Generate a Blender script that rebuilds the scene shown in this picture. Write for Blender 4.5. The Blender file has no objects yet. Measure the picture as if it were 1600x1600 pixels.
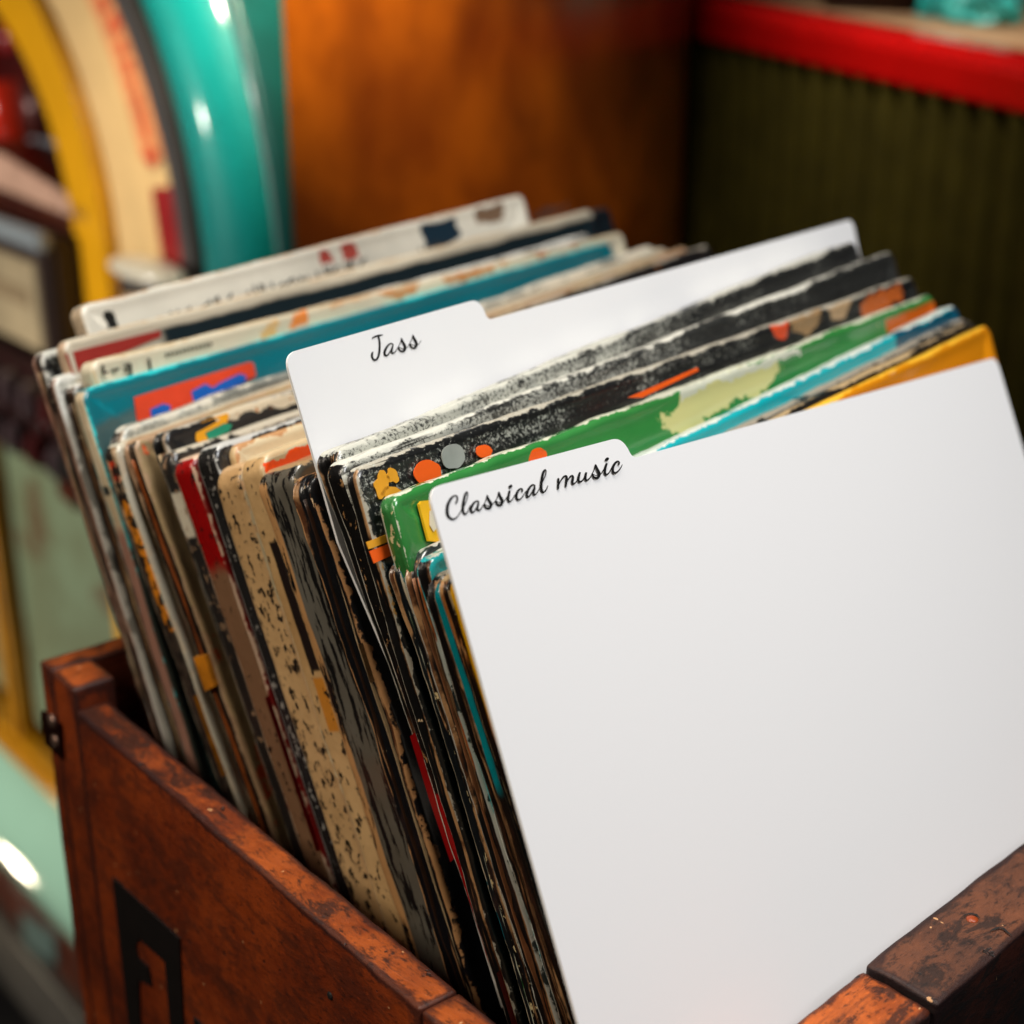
import bpy, bmesh, math, random
from mathutils import Vector, Matrix, noise

# ------------------------------------------------------------------ camera, world, lights
SC = bpy.context.scene
COL = SC.collection
CZ = 0.46                                   # camera height above the table top (m)
FPX, HOR = 2350.0, 900.0                    # focal length / horizon offset measured in a 1600 px frame
PITCH = math.atan(HOR / FPX)
RX = Vector((1, 0, 0)); FW = Vector((0, math.cos(PITCH), -math.sin(PITCH))); UP = Vector((0, math.sin(PITCH), math.cos(PITCH)))

cam_d = bpy.data.cameras.new("camera"); cam = bpy.data.objects.new("camera", cam_d); COL.objects.link(cam)
cam.location = (0, 0, CZ); cam.rotation_euler = (math.pi / 2 - PITCH, 0, 0)
cam_d.sensor_width = 36.0; cam_d.lens = FPX / 1600 * 36.0
cam_d.clip_start = 0.02; cam_d.clip_end = 60
cam_d.dof.use_dof = True; cam_d.dof.focus_distance = 0.378; cam_d.dof.aperture_fstop = 8.6; cam_d.dof.aperture_blades = 0
SC.camera = cam
SC.view_settings.view_transform = 'Standard'
SC.view_settings.look = 'None'
SC.view_settings.exposure = 0.0
SC.view_settings.gamma = 1.0

world = bpy.data.worlds.new("World"); SC.world = world; world.use_nodes = True
bg = world.node_tree.nodes["Background"]; bg.inputs[0].default_value = (1.0, 0.86, 0.72, 1); bg.inputs[1].default_value = 0.015

def area(name, loc, target, size, power, color, spread=180, size_y=None):
    l = bpy.data.lights.new(name, 'AREA'); l.energy = power; l.color = color; l.size = size
    if size_y: l.shape = 'RECTANGLE'; l.size_y = size_y
    l.spread = math.radians(spread)
    o = bpy.data.objects.new(name, l); COL.objects.link(o); o.location = loc
    d = Vector(target) - Vector(loc); o.rotation_euler = d.to_track_quat('-Z', 'Y').to_euler()
    return o
area('front_softbox', (0.48, -0.02, CZ + 0.78), (0.08, 0.44, CZ - 0.18), 0.45, 2.68, (0.985, 0.99, 1.0), spread=90)
area('ceiling_softbox', (-0.06, 0.45, CZ + 0.95), (0.0, 0.42, CZ - 0.2), 0.40, 1.3, (1.0, 0.94, 0.85), spread=60)
area('side_softbox', (-0.75, -0.10, CZ + 0.62), (-0.05, 0.40, CZ - 0.22), 0.25, 1.0, (1.0, 0.88, 0.72), spread=60)
area('jukebox_front_fill', (-1.45, 0.95, CZ - 0.08), (-0.45, 1.42, CZ - 0.40), 0.035, 4.5, (1.0, 0.94, 0.86), spread=90)  # unseen light added to brighten the arched front
area('jukebox_foot_glint', (-0.895, 1.68, CZ - 1.236), (-0.62, 1.55, CZ - 1.0), 0.06, 0.45, (1.0, 0.82, 0.58))  # unseen light added to put a warm glint on the mint glass
area('jukebox_low_fill', (-1.22, 1.13, CZ - 0.98), (-0.68, 1.58, CZ - 1.02), 0.06, 2.3, (1.0, 0.95, 0.86), spread=120)  # unseen light added to lift the sage and mint panels
area('jukebox_side_fill', (-0.30, 0.42, CZ + 0.80), (-0.18, 1.11, CZ + 0.11), 0.10, 1.6, (1.0, 0.84, 0.62), spread=21)  # unseen light added to brighten the left part of the burl panel
area('counter_lamp', (-0.05, 0.95, CZ + 0.78), (0.34, 1.34, CZ - 0.02), 0.10, 0.85, (1.0, 0.92, 0.82), spread=30)

# ------------------------------------------------------------------ helpers
def ray(x, y): return FW * FPX + RX * (x - 800) - UP * (y - 800)
def UZ(x, y, z):                             # point of the scene seen there, on a level plane z below the camera
    r = ray(x, y); p = r * (z / r.z); return p + Vector((0, 0, CZ))
def UPL(x, y, p0, n):
    r = ray(x, y); c = Vector((0, 0, CZ)); return c + r * (((p0 - c).dot(n)) / r.dot(n))
def az(deg): return Vector((math.cos(math.radians(deg)), math.sin(math.radians(deg)), 0))
AZ_U = 129.5
VU = az(AZ_U); VN = Vector((VU.y, -VU.x, 0))   # along the stack, across the crate

def C(r, g, b, k=1.0):
    f = lambda v: ((v / 255 + 0.055) / 1.055) ** 2.4 if v > 10 else v / 255 / 12.92
    return (f(r) * k, f(g) * k, f(b) * k, 1)

def obj(name, me, mats, parent=None, matrix=None):
    o = bpy.data.objects.new(name, me); COL.objects.link(o)
    for m in (mats if isinstance(mats, (list, tuple)) else [mats]): me.materials.append(m)
    if parent is not None:
        o.parent = parent
        if matrix is None: o.matrix_parent_inverse = parent.matrix_world.inverted()
    if matrix is not None: o.matrix_world = matrix
    return o
def thing(o, label, cat, group=None):
    o['label'] = label; o['category'] = cat
    if group: o['group'] = group
    return o
def empty(name, M, label, cat, group=None):
    o = bpy.data.objects.new(name, None); COL.objects.link(o); o.matrix_world = M; o.empty_display_size = 0.02
    return thing(o, label, cat, group)
def struct(o): o['kind'] = 'structure'; return o
def bm_obj(name, bm, mats, parent=None, smooth=True, matrix=None):
    me = bpy.data.meshes.new(name); bm.normal_update(); bm.to_mesh(me); bm.free()
    if smooth:
        for p in me.polygons: p.use_smooth = True
    return obj(name, me, mats, parent, matrix)
def frame(o, x, y, z):
    return Matrix(((x.x, y.x, z.x, o.x), (x.y, y.y, z.y, o.y), (x.z, y.z, z.z, o.z), (0, 0, 0, 1)))
def fbm(v, s, seed=0): return noise.noise(Vector((v.x * s + seed * 7.31, v.y * s - seed * 3.17, v.z * s + seed * 1.7)))

# ------------------------------------------------------------------ node kit
class NT:
    def __init__(s, name):
        s.m = bpy.data.materials.new(name); s.m.use_nodes = True; s.t = s.m.node_tree
        s.b = s.t.nodes["Principled BSDF"]; s.tc = None
    def n(s, typ, **kw):
        q = s.t.nodes.new(typ)
        for k, v in kw.items(): setattr(q, k, v)
        return q
    def link(s, a, b): s.t.links.new(a, b)
    def obj(s):
        if s.tc is None: s.tc = s.n('ShaderNodeTexCoord').outputs['Object']
        return s.tc
    def xyz(s):
        q = s.n('ShaderNodeSeparateXYZ'); s.link(s.obj(), q.inputs[0]); return q.outputs
    def setin(s, sock, v):
        if hasattr(v, 'links') or isinstance(v, bpy.types.NodeSocket): s.link(v, sock)
        else: sock.default_value = v
    def math(s, op, a, b=0.0, c=None, clamp=False):
        q = s.n('ShaderNodeMath', operation=op); q.use_clamp = clamp
        s.setin(q.inputs[0], a); s.setin(q.inputs[1], b)
        if c is not None: s.setin(q.inputs[2], c)
        return q.outputs[0]
    def noise(s, scale, detail=5, rough=0.6, vec=None, dist=0.0, mapping=None, loc=(0, 0, 0)):
        q = s.n('ShaderNodeTexNoise'); q.inputs['Scale'].default_value = scale; q.inputs['Detail'].default_value = detail
        q.inputs['Roughness'].default_value = rough; q.inputs['Distortion'].default_value = dist
        v = vec or s.obj()
        mp = s.n('ShaderNodeMapping'); s.link(v, mp.inputs[0]); mp.inputs['Location'].default_value = loc
        if mapping: mp.inputs['Scale'].default_value = mapping
        s.link(mp.outputs[0], q.inputs['Vector']); return q.outputs['Fac']
    def voro(s, scale, feature='F1', mapping=None, loc=(0, 0, 0)):
        q = s.n('ShaderNodeTexVoronoi', feature=feature); q.inputs['Scale'].default_value = scale
        mp = s.n('ShaderNodeMapping'); s.link(s.obj(), mp.inputs[0]); mp.inputs['Location'].default_value = loc
        if mapping: mp.inputs['Scale'].default_value = mapping
        s.link(mp.outputs[0], q.inputs['Vector']); return q.outputs['Distance']
    def step(s, v, a, b):                    # smooth 0..1 from a to b
        q = s.n('ShaderNodeMapRange', interpolation_type='SMOOTHSTEP'); s.link(v, q.inputs[0])
        q.inputs[1].default_value = a; q.inputs[2].default_value = b; return q.outputs[0]
    def mix(s, f, a, b):
        q = s.n('ShaderNodeMix', data_type='RGBA'); s.setin(q.inputs[0], f); s.setin(q.inputs[6], a); s.setin(q.inputs[7], b); return q.outputs[2]
    def fmix(s, f, a, b):
        q = s.n('ShaderNodeMix', data_type='FLOAT'); s.setin(q.inputs[0], f); s.setin(q.inputs[2], a); s.setin(q.inputs[3], b); return q.outputs[0]
    def ramp(s, v, stops):
        q = s.n('ShaderNodeValToRGB'); s.link(v, q.inputs[0]); e = q.color_ramp.elements
        while len(e) < len(stops): e.new(0.5)
        for el, (p, c) in zip(e, stops): el.position = p; el.color = c
        return q.outputs[0]
    def bump(s, h, strength, dist=0.001):
        q = s.n('ShaderNodeBump'); q.inputs['Strength'].default_value = strength; q.inputs['Distance'].default_value = dist
        s.link(h, q.inputs['Height']); s.link(q.outputs[0], s.b.inputs['Normal'])
    def out(s, col=None, rough=None, metal=None, spec=None, coat=None, coat_r=0.1):
        if col is not None: s.setin(s.b.inputs['Base Color'], col)
        if rough is not None: s.setin(s.b.inputs['Roughness'], rough)
        if metal is not None: s.setin(s.b.inputs['Metallic'], metal)
        if spec is not None: s.setin(s.b.inputs['Specular IOR Level'], spec)
        if coat: s.b.inputs['Coat Weight'].default_value = coat; s.b.inputs['Coat Roughness'].default_value = coat_r
        return s.m

def plain(name, col, rough=0.5, metal=0.0, coat=0.0, var=0.12, scale=30, bump=0.0, emit=None, spec=0.5):
    k = NT(name); f = k.noise(scale, 5, 0.6)
    dark = (col[0] * (1 - var * 2), col[1] * (1 - var * 2), col[2] * (1 - var * 2), 1)
    k.out(k.mix(k.step(f, 0.3, 0.7), dark, col), rough, metal, spec=spec, coat=coat)
    if bump: k.bump(f, bump)
    if emit: k.b.inputs['Emission Color'].default_value = emit[0]; k.b.inputs['Emission Strength'].default_value = emit[1]
    return k.m

# ------------------------------------------------------------------ wood of the crate
def wood(name, light, mid, dark, rough=0.42, seed=0.0, grain=(.45, 1, 1), scr=1.0, edge=C(30, 13, 14), mot=0.9):
    k = NT(name)
    big = k.noise(22, 5, 0.65, loc=(seed, seed * 2, 0))
    mott = k.noise(150, 8, 0.74, mapping=grain, loc=(seed * 3, 1, 0), dist=0.4)
    fine = k.noise(620, 5, 0.72, mapping=grain)
    strk = k.noise(260, 5, 0.65, mapping=(.09, 1, 1), loc=(1, seed, 4))
    c = k.mix(k.step(k.math('ADD', k.math('MULTIPLY', big, .7), k.math('MULTIPLY', mott, .3)), 0.42, 0.60), mid, light)
    c = k.mix(k.math('MULTIPLY', k.step(k.math('ADD', mott, k.math('MULTIPLY', k.math('SUBTRACT', big, .5), -.5)), 0.47, 0.58), mot), c, dark)
    c = k.mix(k.math('MULTIPLY', k.step(strk, 0.54, 0.70), 0.55), c, dark)
    c = k.mix(k.math('MULTIPLY', k.step(fine, 0.52, 0.68), 0.75), c, (dark[0] * .35, dark[1] * .35, dark[2] * .35, 1))
    c = k.mix(k.math('MULTIPLY', k.step(fine, 0.44, 0.32), 0.35), c, (min(light[0] * 1.5, 1), light[1] * 1.4, light[2] * 1.3, 1))
    at = k.n('ShaderNodeAttribute', attribute_name='edge_d').outputs['Fac']
    em = k.step(k.math('ADD', at, k.math('MULTIPLY', k.math('SUBTRACT', mott, .5), .006)), .0022, .0009)
    c = k.mix(k.math('MULTIPLY', em, .8), c, edge)
    sp = k.noise(260, 2, 0.5, loc=(4, seed, 2)); c = k.mix(k.math('MULTIPLY', k.step(sp, 0.725, 0.75), 0.8 * scr), c, C(212, 160, 112))
    pit = k.noise(170, 3, 0.6, loc=(9, 2, seed)); pm = k.step(pit, 0.68, 0.72)
    c = k.mix(k.math('MULTIPLY', pm, 0.9), c, C(12, 5, 4))
    h = k.math('ADD', k.math('MULTIPLY', mott, 0.8), k.math('MULTIPLY', fine, 0.4)); h = k.math('SUBTRACT', h, k.math('MULTIPLY', pm, 0.5))
    k.bump(h, 0.6, 0.001)
    return k.out(c, k.math('ADD', rough - .12, k.math('MULTIPLY', mott, 0.35)), spec=.35)

M_side = wood('varnished_wood', C(156, 74, 24), C(110, 45, 14), C(48, 20, 10), seed=1.3)
M_face = wood('varnished_wood_face', C(140, 56, 9), C(108, 38, 6), C(60, 20, 4), seed=4.1, rough=0.55, mot=.6)
M_railA = wood('worn_orange_wood', C(186, 92, 34), C(138, 62, 20), C(52, 24, 14), seed=2.2)
M_railB = wood('worn_dark_wood', C(106, 62, 40), C(76, 46, 33), C(40, 25, 20), seed=6.2, rough=0.5)
M_shadeface = wood('shade_toned_wood', C(52, 18, 8), C(30, 10, 5), C(10, 4, 3), seed=8.2, rough=0.55, scr=0.3)  # shade on the front board's outer face, painted in as darker wood
M_bracket = plain('aged_bracket_metal', C(52, 26, 22), 0.4, 0.7)
M_screw = plain('worn_screw_metal', C(150, 120, 105), 0.35, 0.8)
M_black_ink = plain('black_stencil_ink', C(16, 9, 8), 0.55, 0, var=0.2, scale=200)

def board(name, size, mats, parent, M, bev=0.0010, cuts=(40, 1, 8), wob=0.00035, seed=0, facemat=None):
    """a plank in its own axes from (0,0,0) to size; long edges worn and slightly uneven"""
    bm = bmesh.new(); sx, sy, sz = size
    bmesh.ops.create_cube(bm, size=1.0, matrix=Matrix.Translation((sx / 2, sy / 2, sz / 2)) @ Matrix.Diagonal((sx, sy, sz, 1)))
    bmesh.ops.bevel(bm, geom=list(bm.edges), offset=bev, segments=3, profile=0.6, affect='EDGES')
    for ax in range(3):
        for k in range(1, cuts[ax]):
            p = Vector((0, 0, 0)); p[ax] = size[ax] * k / cuts[ax]; nrm = Vector((0, 0, 0)); nrm[ax] = 1
            bmesh.ops.bisect_plane(bm, geom=bm.verts[:] + bm.edges[:] + bm.faces[:], plane_co=p, plane_no=nrm, dist=1e-6)
    lay = bm.verts.layers.float.new('edge_d')
    for v in bm.verts:
        c = v.co; v[lay] = sorted(min(c[a], size[a] - c[a]) for a in range(3))[1]
        d = Vector((fbm(c, 60, seed), fbm(c, 60, seed + 1), fbm(c, 60, seed + 2))) * wob + Vector((fbm(c, 260, seed), fbm(c, 260, seed + 1), fbm(c, 260, seed + 2))) * wob * 0.7
        v.co = c + d
    o = bm_obj(name, bm, mats, parent, True, M)
    if facemat:
        for p in o.data.polygons: p.material_index = facemat(p)
    return o

# ------------------------------------------------------------------ the crate
ZC = -0.235
def Zw(z): return z + CZ
zt = Zw(ZC)
iL = (UZ(772, 1597, ZC), UZ(200, 1119, ZC)); oL = (UZ(137, 1128, ZC), UZ(647, 1569, ZC))
n_out = 0.5 * (oL[0].dot(VN) + oL[1].dot(VN)); n_in = 0.5 * (iL[0].dot(VN) + iL[1].dot(VN))
AZ_F = 43.7; VF = az(AZ_F); VFn = Vector((-VF.y, VF.x, 0))     # along the front board, and towards the back of the crate
f_in = UZ(1400, 1469, ZC).dot(VFn); f_out = UZ(1500, 1534, ZC).dot(VFn)
fth = f_in - f_out
crate = empty('wooden_crate', Matrix.Translation(Vector((0, 0, 0)) + VN * n_out + VU * 0.15), 'worn reddish wooden crate holding the row of record sleeves', 'crate')
u_seam = UZ(690, 1560, ZC).dot(VU)
p_post_f = UPL(115, 1079, VN * n_out, VN); p_post_b = UPL(61, 1047, VN * n_out, VN)
u_pf, u_pb, z_post = p_post_f.dot(VU), p_post_b.dot(VU), p_post_f.z
def top_or_face(p): return 1 if p.normal.z < 0.5 else 0
def MW(p, x, y): return frame(p, x, y, Vector((0, 0, 1)))
tl = n_in - n_out
# left board: local x runs to the back, y to the outside (-n)
base = VN * n_in + VU * u_seam
board('side_board', (u_pf - u_seam, tl, zt), [M_side, M_face], crate, MW(base, VU, -VN), cuts=(70, 4, 10), seed=3, facemat=top_or_face)
uc = (VF * 0 + VFn * f_out)
# front-left corner block that closes the left board
def line_x(nval, fval):      # point where n = nval and front coordinate = fval
    a, b, c, d = VN.x, VN.y, VFn.x, VFn.y; det = a * d - b * c
    return Vector(((nval * d - b * fval) / det, (a * fval - nval * c) / det, 0))
cor = line_x(n_out, f_out)
board('corner_block', (u_seam - 0.0006 - cor.dot(VU) - 0.004, tl, zt), [M_side, M_face], crate, MW(VN * n_in + VU * (cor.dot(VU) + 0.004), VU, -VN), cuts=(8, 4, 8), seed=5, facemat=top_or_face)
# front board in two lengths, parted by an open crack
pk = UZ(1352, 1506, ZC); s_k = pk.dot(VF); s_0 = line_x(n_in + 0.0008, f_out).dot(VF)
ck = [UZ(1350, 1506, ZC), UZ(1456, 1569, ZC)]
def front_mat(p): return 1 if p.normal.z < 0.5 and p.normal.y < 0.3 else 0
board('front_board', (s_k - s_0 - 0.0008, fth, zt - 0.0012), [M_railA, M_shadeface], crate, MW(VF * s_0 + VFn * f_out, VF, VFn), cuts=(30, 5, 8), wob=0.0004, bev=0.0018, seed=7, facemat=front_mat)
board('front_board', (0.345 - (s_k - s_0), fth + 0.0006, zt), [M_railB, M_shadeface], crate, MW(VF * s_k + VFn * (f_out - 0.0006), VF, VFn), cuts=(40, 5, 8), wob=0.0004, bev=0.0011, seed=11, facemat=front_mat)
# back board, taller than the sides, with the end grain showing at the left
bt = u_pb - u_pf
board('corner_post', (0.0145, bt - .0102, z_post), [M_side, M_face], crate, MW(VN * n_out + VU * u_pf, VN, VU), cuts=(4, 6, 14), bev=0.0015, seed=13, facemat=top_or_face)
board('back_board', (0.375, 0.0098, z_post - .0004), [M_side, M_face], crate, MW(VN * (n_out + .0003) + VU * (u_pb - .0098), VN, VU), cuts=(40, 3, 10), bev=.0012, seed=14, facemat=top_or_face)
board('side_board', (u_pf - 0.19, 0.012, zt), [M_side, M_face], crate, MW(VN * (n_in + 0.356) + VU * 0.187, VU, -VN), cuts=(40, 4, 8), seed=17)
z_fl = Zw(-0.36)
board('bottom_board', (0.355, u_pf - 0.16, 0.012), M_face, crate, MW(VN * (n_in + 0.001) + VU * 0.158 + Vector((0, 0, z_fl - 0.012)), VN, VU), cuts=(2, 2, 1), seed=19)

def on_left(x, y, off=0.0): return UPL(x, y, VN * (n_out - off), VN)
def poly_prism(name, pts, nrm, th, mat, parent, holes=None, bev=0.0):
    """flat cut-out with thickness th along nrm"""
    bm = bmesh.new(); vs = [bm.verts.new(p) for p in pts]; f = bm.faces.new(vs)
    bm.normal_update()
    if f.normal.dot(nrm) < 0: f.normal_flip()
    r = bmesh.ops.extrude_face_region(bm, geom=[f]); vv = [g for g in r['geom'] if isinstance(g, bmesh.types.BMVert)]
    bmesh.ops.translate(bm, verts=vv, vec=nrm * th)
    bmesh.ops.recalc_face_normals(bm, faces=bm.faces[:])
    if bev: bmesh.ops.bevel(bm, geom=bm.edges[:], offset=bev, segments=2, affect='EDGES')
    return bm_obj(name, bm, mat, parent, False)
g_out = [(178, 1370), (283, 1466), (289, 1600), (293, 1690), (272, 1672), (268, 1600), (260, 1502), (220, 1466), (214, 1478), (219, 1496), (234, 1510), (240, 1541), (219, 1530), (222, 1600), (226, 1640), (206, 1622)]
poly_prism('stencil_letter', [on_left(*p) for p in g_out], -VN, 0.0007, M_black_ink, crate)
g2 = [(305, 1588), (345, 1628), (352, 1760), (312, 1725)]
poly_prism('stencil_letter', [on_left(*p) for p in g2], -VN, 0.0007, M_black_ink, crate)
br = poly_prism('bracket_plate', [on_left(*p) for p in [(70, 1108), (98, 1130), (103, 1186), (76, 1162)]], -VN, 0.0016, M_bracket, crate, bev=0.0004)
def screw(name, p, nrm, r, mat, parent):
    bm = bmesh.new(); bmesh.ops.create_uvsphere(bm, u_segments=16, v_segments=8, radius=r)
    q = nrm.to_track_quat('Z', 'Y').to_matrix().to_4x4()
    bmesh.ops.transform(bm, matrix=Matrix.Translation(p) @ q @ Matrix.Diagonal((1, 1, 0.45, 1)), verts=bm.verts)
    return bm_obj(name, bm, mat, parent)
screw('screw', on_left(81, 1127, 0.0016), -VN, 0.0026, M_screw, br); screw('screw', on_left(86, 1158, 0.0016), -VN, 0.0026, M_screw, br)
M_hole = plain('dark_nail_hole', C(10, 5, 4), 0.7); M_plug = plain('orange_plug', C(150, 62, 20), 0.4)
screw('nail_head', UZ(1519, 1437, ZC), Vector((0, 0, 1)), 0.0016, M_plug, crate); screw('nail_head', on_left(516, 1556), -VN, 0.0012, M_hole, crate)
def crack(name, pts, w, mat, parent):
    bm = bmesh.new(); L = []
    for i, p in enumerate(pts):
        t = (pts[min(i + 1, len(pts) - 1)] - pts[max(i - 1, 0)]).normalized(); s = Vector((-t.y, t.x, 0)) * w * (0.15 if i in (0, len(pts) - 1) else random.uniform(.6, 1.3))
        L.append((bm.verts.new(p + s), bm.verts.new(p - s)))
    for a, b in zip(L, L[1:]): bm.faces.new((a[0], b[0], b[1], a[1]))
    return bm_obj(name, bm, mat, parent, False)
random.seed(4)
up = Vector((0, 0, 0.0006))
crack('surface_crack', [UZ(x, y, ZC) + up for x, y in [(1546, 1458), (1553, 1455), (1560, 1452), (1568, 1454), (1574, 1460), (1581, 1465)]], 0.0004, M_hole, crate)
crack('surface_crack', [UZ(x, y, ZC) + up for x, y in [(1502, 1436), (1508, 1432), (1516, 1430), (1525, 1432), (1531, 1438)]], 0.0003, M_hole, crate)

# ------------------------------------------------------------------ record sleeves
LEAN = 21.5
TAN = C(186, 142, 98); BROWN = C(88, 52, 30); INK = C(17, 16, 16)
def cover_mat(name, base, base2=None, wear=TAN, wear_w=0.004, speck=None, speck_amt=0.66, blotch=None, blotch_t=0.6, dust=0.0, patches=(), rough=0.3, coat=0.5, bump=0.4, seed=0.0, metal=0.0, W=0.315):
    k = NT(name); X = k.xyz()
    ns = k.noise(38, 6, 0.65, loc=(seed, seed, seed)); nf = k.noise(230, 5, 0.65, loc=(seed, 0, seed)); nb = k.noise(11, 4, 0.55, loc=(0, seed * 2, seed))
    base2 = base2 or (base[0] * .72, base[1] * .72, base[2] * .72, 1)
    c = k.mix(k.step(nb, 0.35, 0.65), base2, base)
    if blotch: c = k.mix(k.step(k.math('ADD', ns, k.math('MULTIPLY', nf, 0.2)), blotch_t + .1, blotch_t + .13), c, blotch)
    for (typ, cx, cz, rx, rz, col, rag) in patches:
        px = k.math('ADD', X[0], k.math('MULTIPLY', k.math('SUBTRACT', nf, 0.5), 0.012 * rag)); pz = k.math('ADD', X[2], k.math('MULTIPLY', k.math('SUBTRACT', ns, 0.5), 0.02 * rag))
        dx = k.math('DIVIDE', k.math('ABSOLUTE', k.math('SUBTRACT', px, cx)), rx); dz = k.math('DIVIDE', k.math('ABSOLUTE', k.math('SUBTRACT', pz, cz)), rz)
        d = k.math('SQRT', k.math('ADD', k.math('POWER', dx, 2.0), k.math('POWER', dz, 2.0))) if typ == 'e' else k.math('MAXIMUM', dx, dz)
        c = k.mix(k.step(d, 1.02, 0.98), c, col)
    if speck: c = k.mix(k.step(k.noise(170, 3, 0.6, loc=(seed * 3, 2, 1)), speck_amt, speck_amt + .025), c, speck)
    # scuffed rims: bare card shows along the edges, more in some places than in others
    e = k.math('MINIMUM', k.math('MINIMUM', X[0], k.math('MULTIPLY', X[2], -1.0)), k.math('SUBTRACT', W, X[0]))
    e = k.math('SUBTRACT', e, k.math('MULTIPLY', k.math('SUBTRACT', ns, 0.50), wear_w * 2.6)); e = k.math('SUBTRACT', e, k.math('MULTIPLY', k.math('SUBTRACT', nf, 0.5), wear_w * 1.4))
    wm = k.step(e, wear_w * 0.34, wear_w * 0.20)
    c = k.mix(wm, c, wear)
    if dust:
        dz = k.step(X[2], -.022, -.002); dx = k.step(X[0], .24, .03)
        ls = k.noise(330, 3, 0.6, mapping=(.03, 1, 1), loc=(seed, 2, 5))
        dv = k.math('ADD', k.math('ADD', k.noise(900, 4, 0.8), k.math('MULTIPLY', ns, 0.5)), k.math('ADD', k.math('MULTIPLY', k.math('MULTIPLY', dz, dx), .24 * dust), k.math('MULTIPLY', ls, .35)))
        c = k.mix(k.math('MULTIPLY', k.step(dv, 1.02, 1.18), 0.8), c, C(190, 191, 180))
        c = k.mix(k.math('MULTIPLY', k.step(ls, .40, .34), .8), c, C(20, 20, 20))
    sc = k.noise(60, 3, 0.5, mapping=(1, 1, 9), loc=(seed, 3, 0)); c = k.mix(k.math('MULTIPLY', k.step(sc, 0.70, 0.76), 0.35), c, C(200, 190, 170))
    k.bump(k.math('ADD', k.math('MULTIPLY', ns, 1.0), k.math('ADD', k.math('MULTIPLY', nf, 0.25), k.math('MULTIPLY', wm, -0.3))), bump, 0.0012)
    return k.out(c, k.math('ADD', rough, k.math('MULTIPLY', wm, 0.3)), metal, coat=coat, coat_r=0.12)

def open_edge_mat(name, t, dark=INK, mid=BROWN, light=TAN, amount=0.5, seed=0.0):
    """left side of a sleeve: card and paper edges running the height of it"""
    k = NT(name); X = k.xyz()
    st = k.noise(1.0, 4, 0.55, mapping=(300, 1300, 7), loc=(seed, seed * 5, seed)); st2 = k.noise(1.0, 3, 0.5, mapping=(260, 3200, 18), loc=(seed * 2, 3, 1))
    f = k.math('ADD', k.math('MULTIPLY', st, 0.62), k.math('MULTIPLY', st2, 0.38))
    lo = 0.60 - amount * 0.115
    c = k.ramp(f, [(0.0, dark), (lo, dark), (lo + .02, mid), (lo + .045, light), (lo + .065, (mid[0] * .6, mid[1] * .6, mid[2] * .6, 1)), (lo + .10, dark)])
    edge = k.math('MINIMUM', X[1], k.math('SUBTRACT', t, X[1]))
    n2 = k.noise(90, 5, 0.65, loc=(seed, 1, 2)); em = k.step(k.math('SUBTRACT', edge, k.math('MULTIPLY', k.math('SUBTRACT', n2, 0.5), 0.0016)), 0.00075, 0.0004)
    c = k.mix(k.math('MULTIPLY', em, 0.9), c, k.mix(k.step(n2, .4, .6), mid, light))
    sp = k.noise(240, 3, 0.65, loc=(7, seed, 2)); c = k.mix(k.step(sp, 0.71, 0.74), c, C(200, 176, 140))
    k.bump(k.math('ADD', f, k.math('MULTIPLY', n2, 0.6)), 0.7, 0.0016)
    return k.out(c, 0.3, coat=0.5, coat_r=0.15)

def spine_mat(name, base, fleck=C(24, 18, 16), amt=0.62, stretch=.6, rim=None, seed=0.0, patches=(), lower=None, rough=0.42):
    k = NT(name); X = k.xyz()
    nb = k.noise(26, 5, 0.65, mapping=(1, 1, .5), loc=(seed, 0, seed)); nf = k.noise(380, 5, 0.66, mapping=(1, 1, stretch), loc=(0, seed, 3))
    c = k.mix(k.step(nb, .35, .7), (base[0] * .72, base[1] * .66, base[2] * .58, 1), base)
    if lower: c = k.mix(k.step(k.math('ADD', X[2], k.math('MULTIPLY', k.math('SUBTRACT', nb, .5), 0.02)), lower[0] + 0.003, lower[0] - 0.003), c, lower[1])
    for (z0, z1, y0, y1, col) in patches:
        m = k.math('MULTIPLY', k.step(X[2], z0 - .0006, z0 + .0006), k.step(X[2], z1 + .0006, z1 - .0006)); m = k.math('MULTIPLY', m, k.math('MULTIPLY', k.step(X[1], y0 - .0003, y0 + .0003), k.step(X[1], y1 + .0003, y1 - .0003)))
        c = k.mix(m, c, col)
    c = k.mix(k.step(k.math('ADD', nf, k.math('MULTIPLY', nb, .18)), amt + .08, amt + .11), c, fleck)
    k.bump(k.math('ADD', nf, nb), 0.45, 0.001)
    return k.out(c, rough, coat=0.35, coat_r=0.2)

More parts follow.
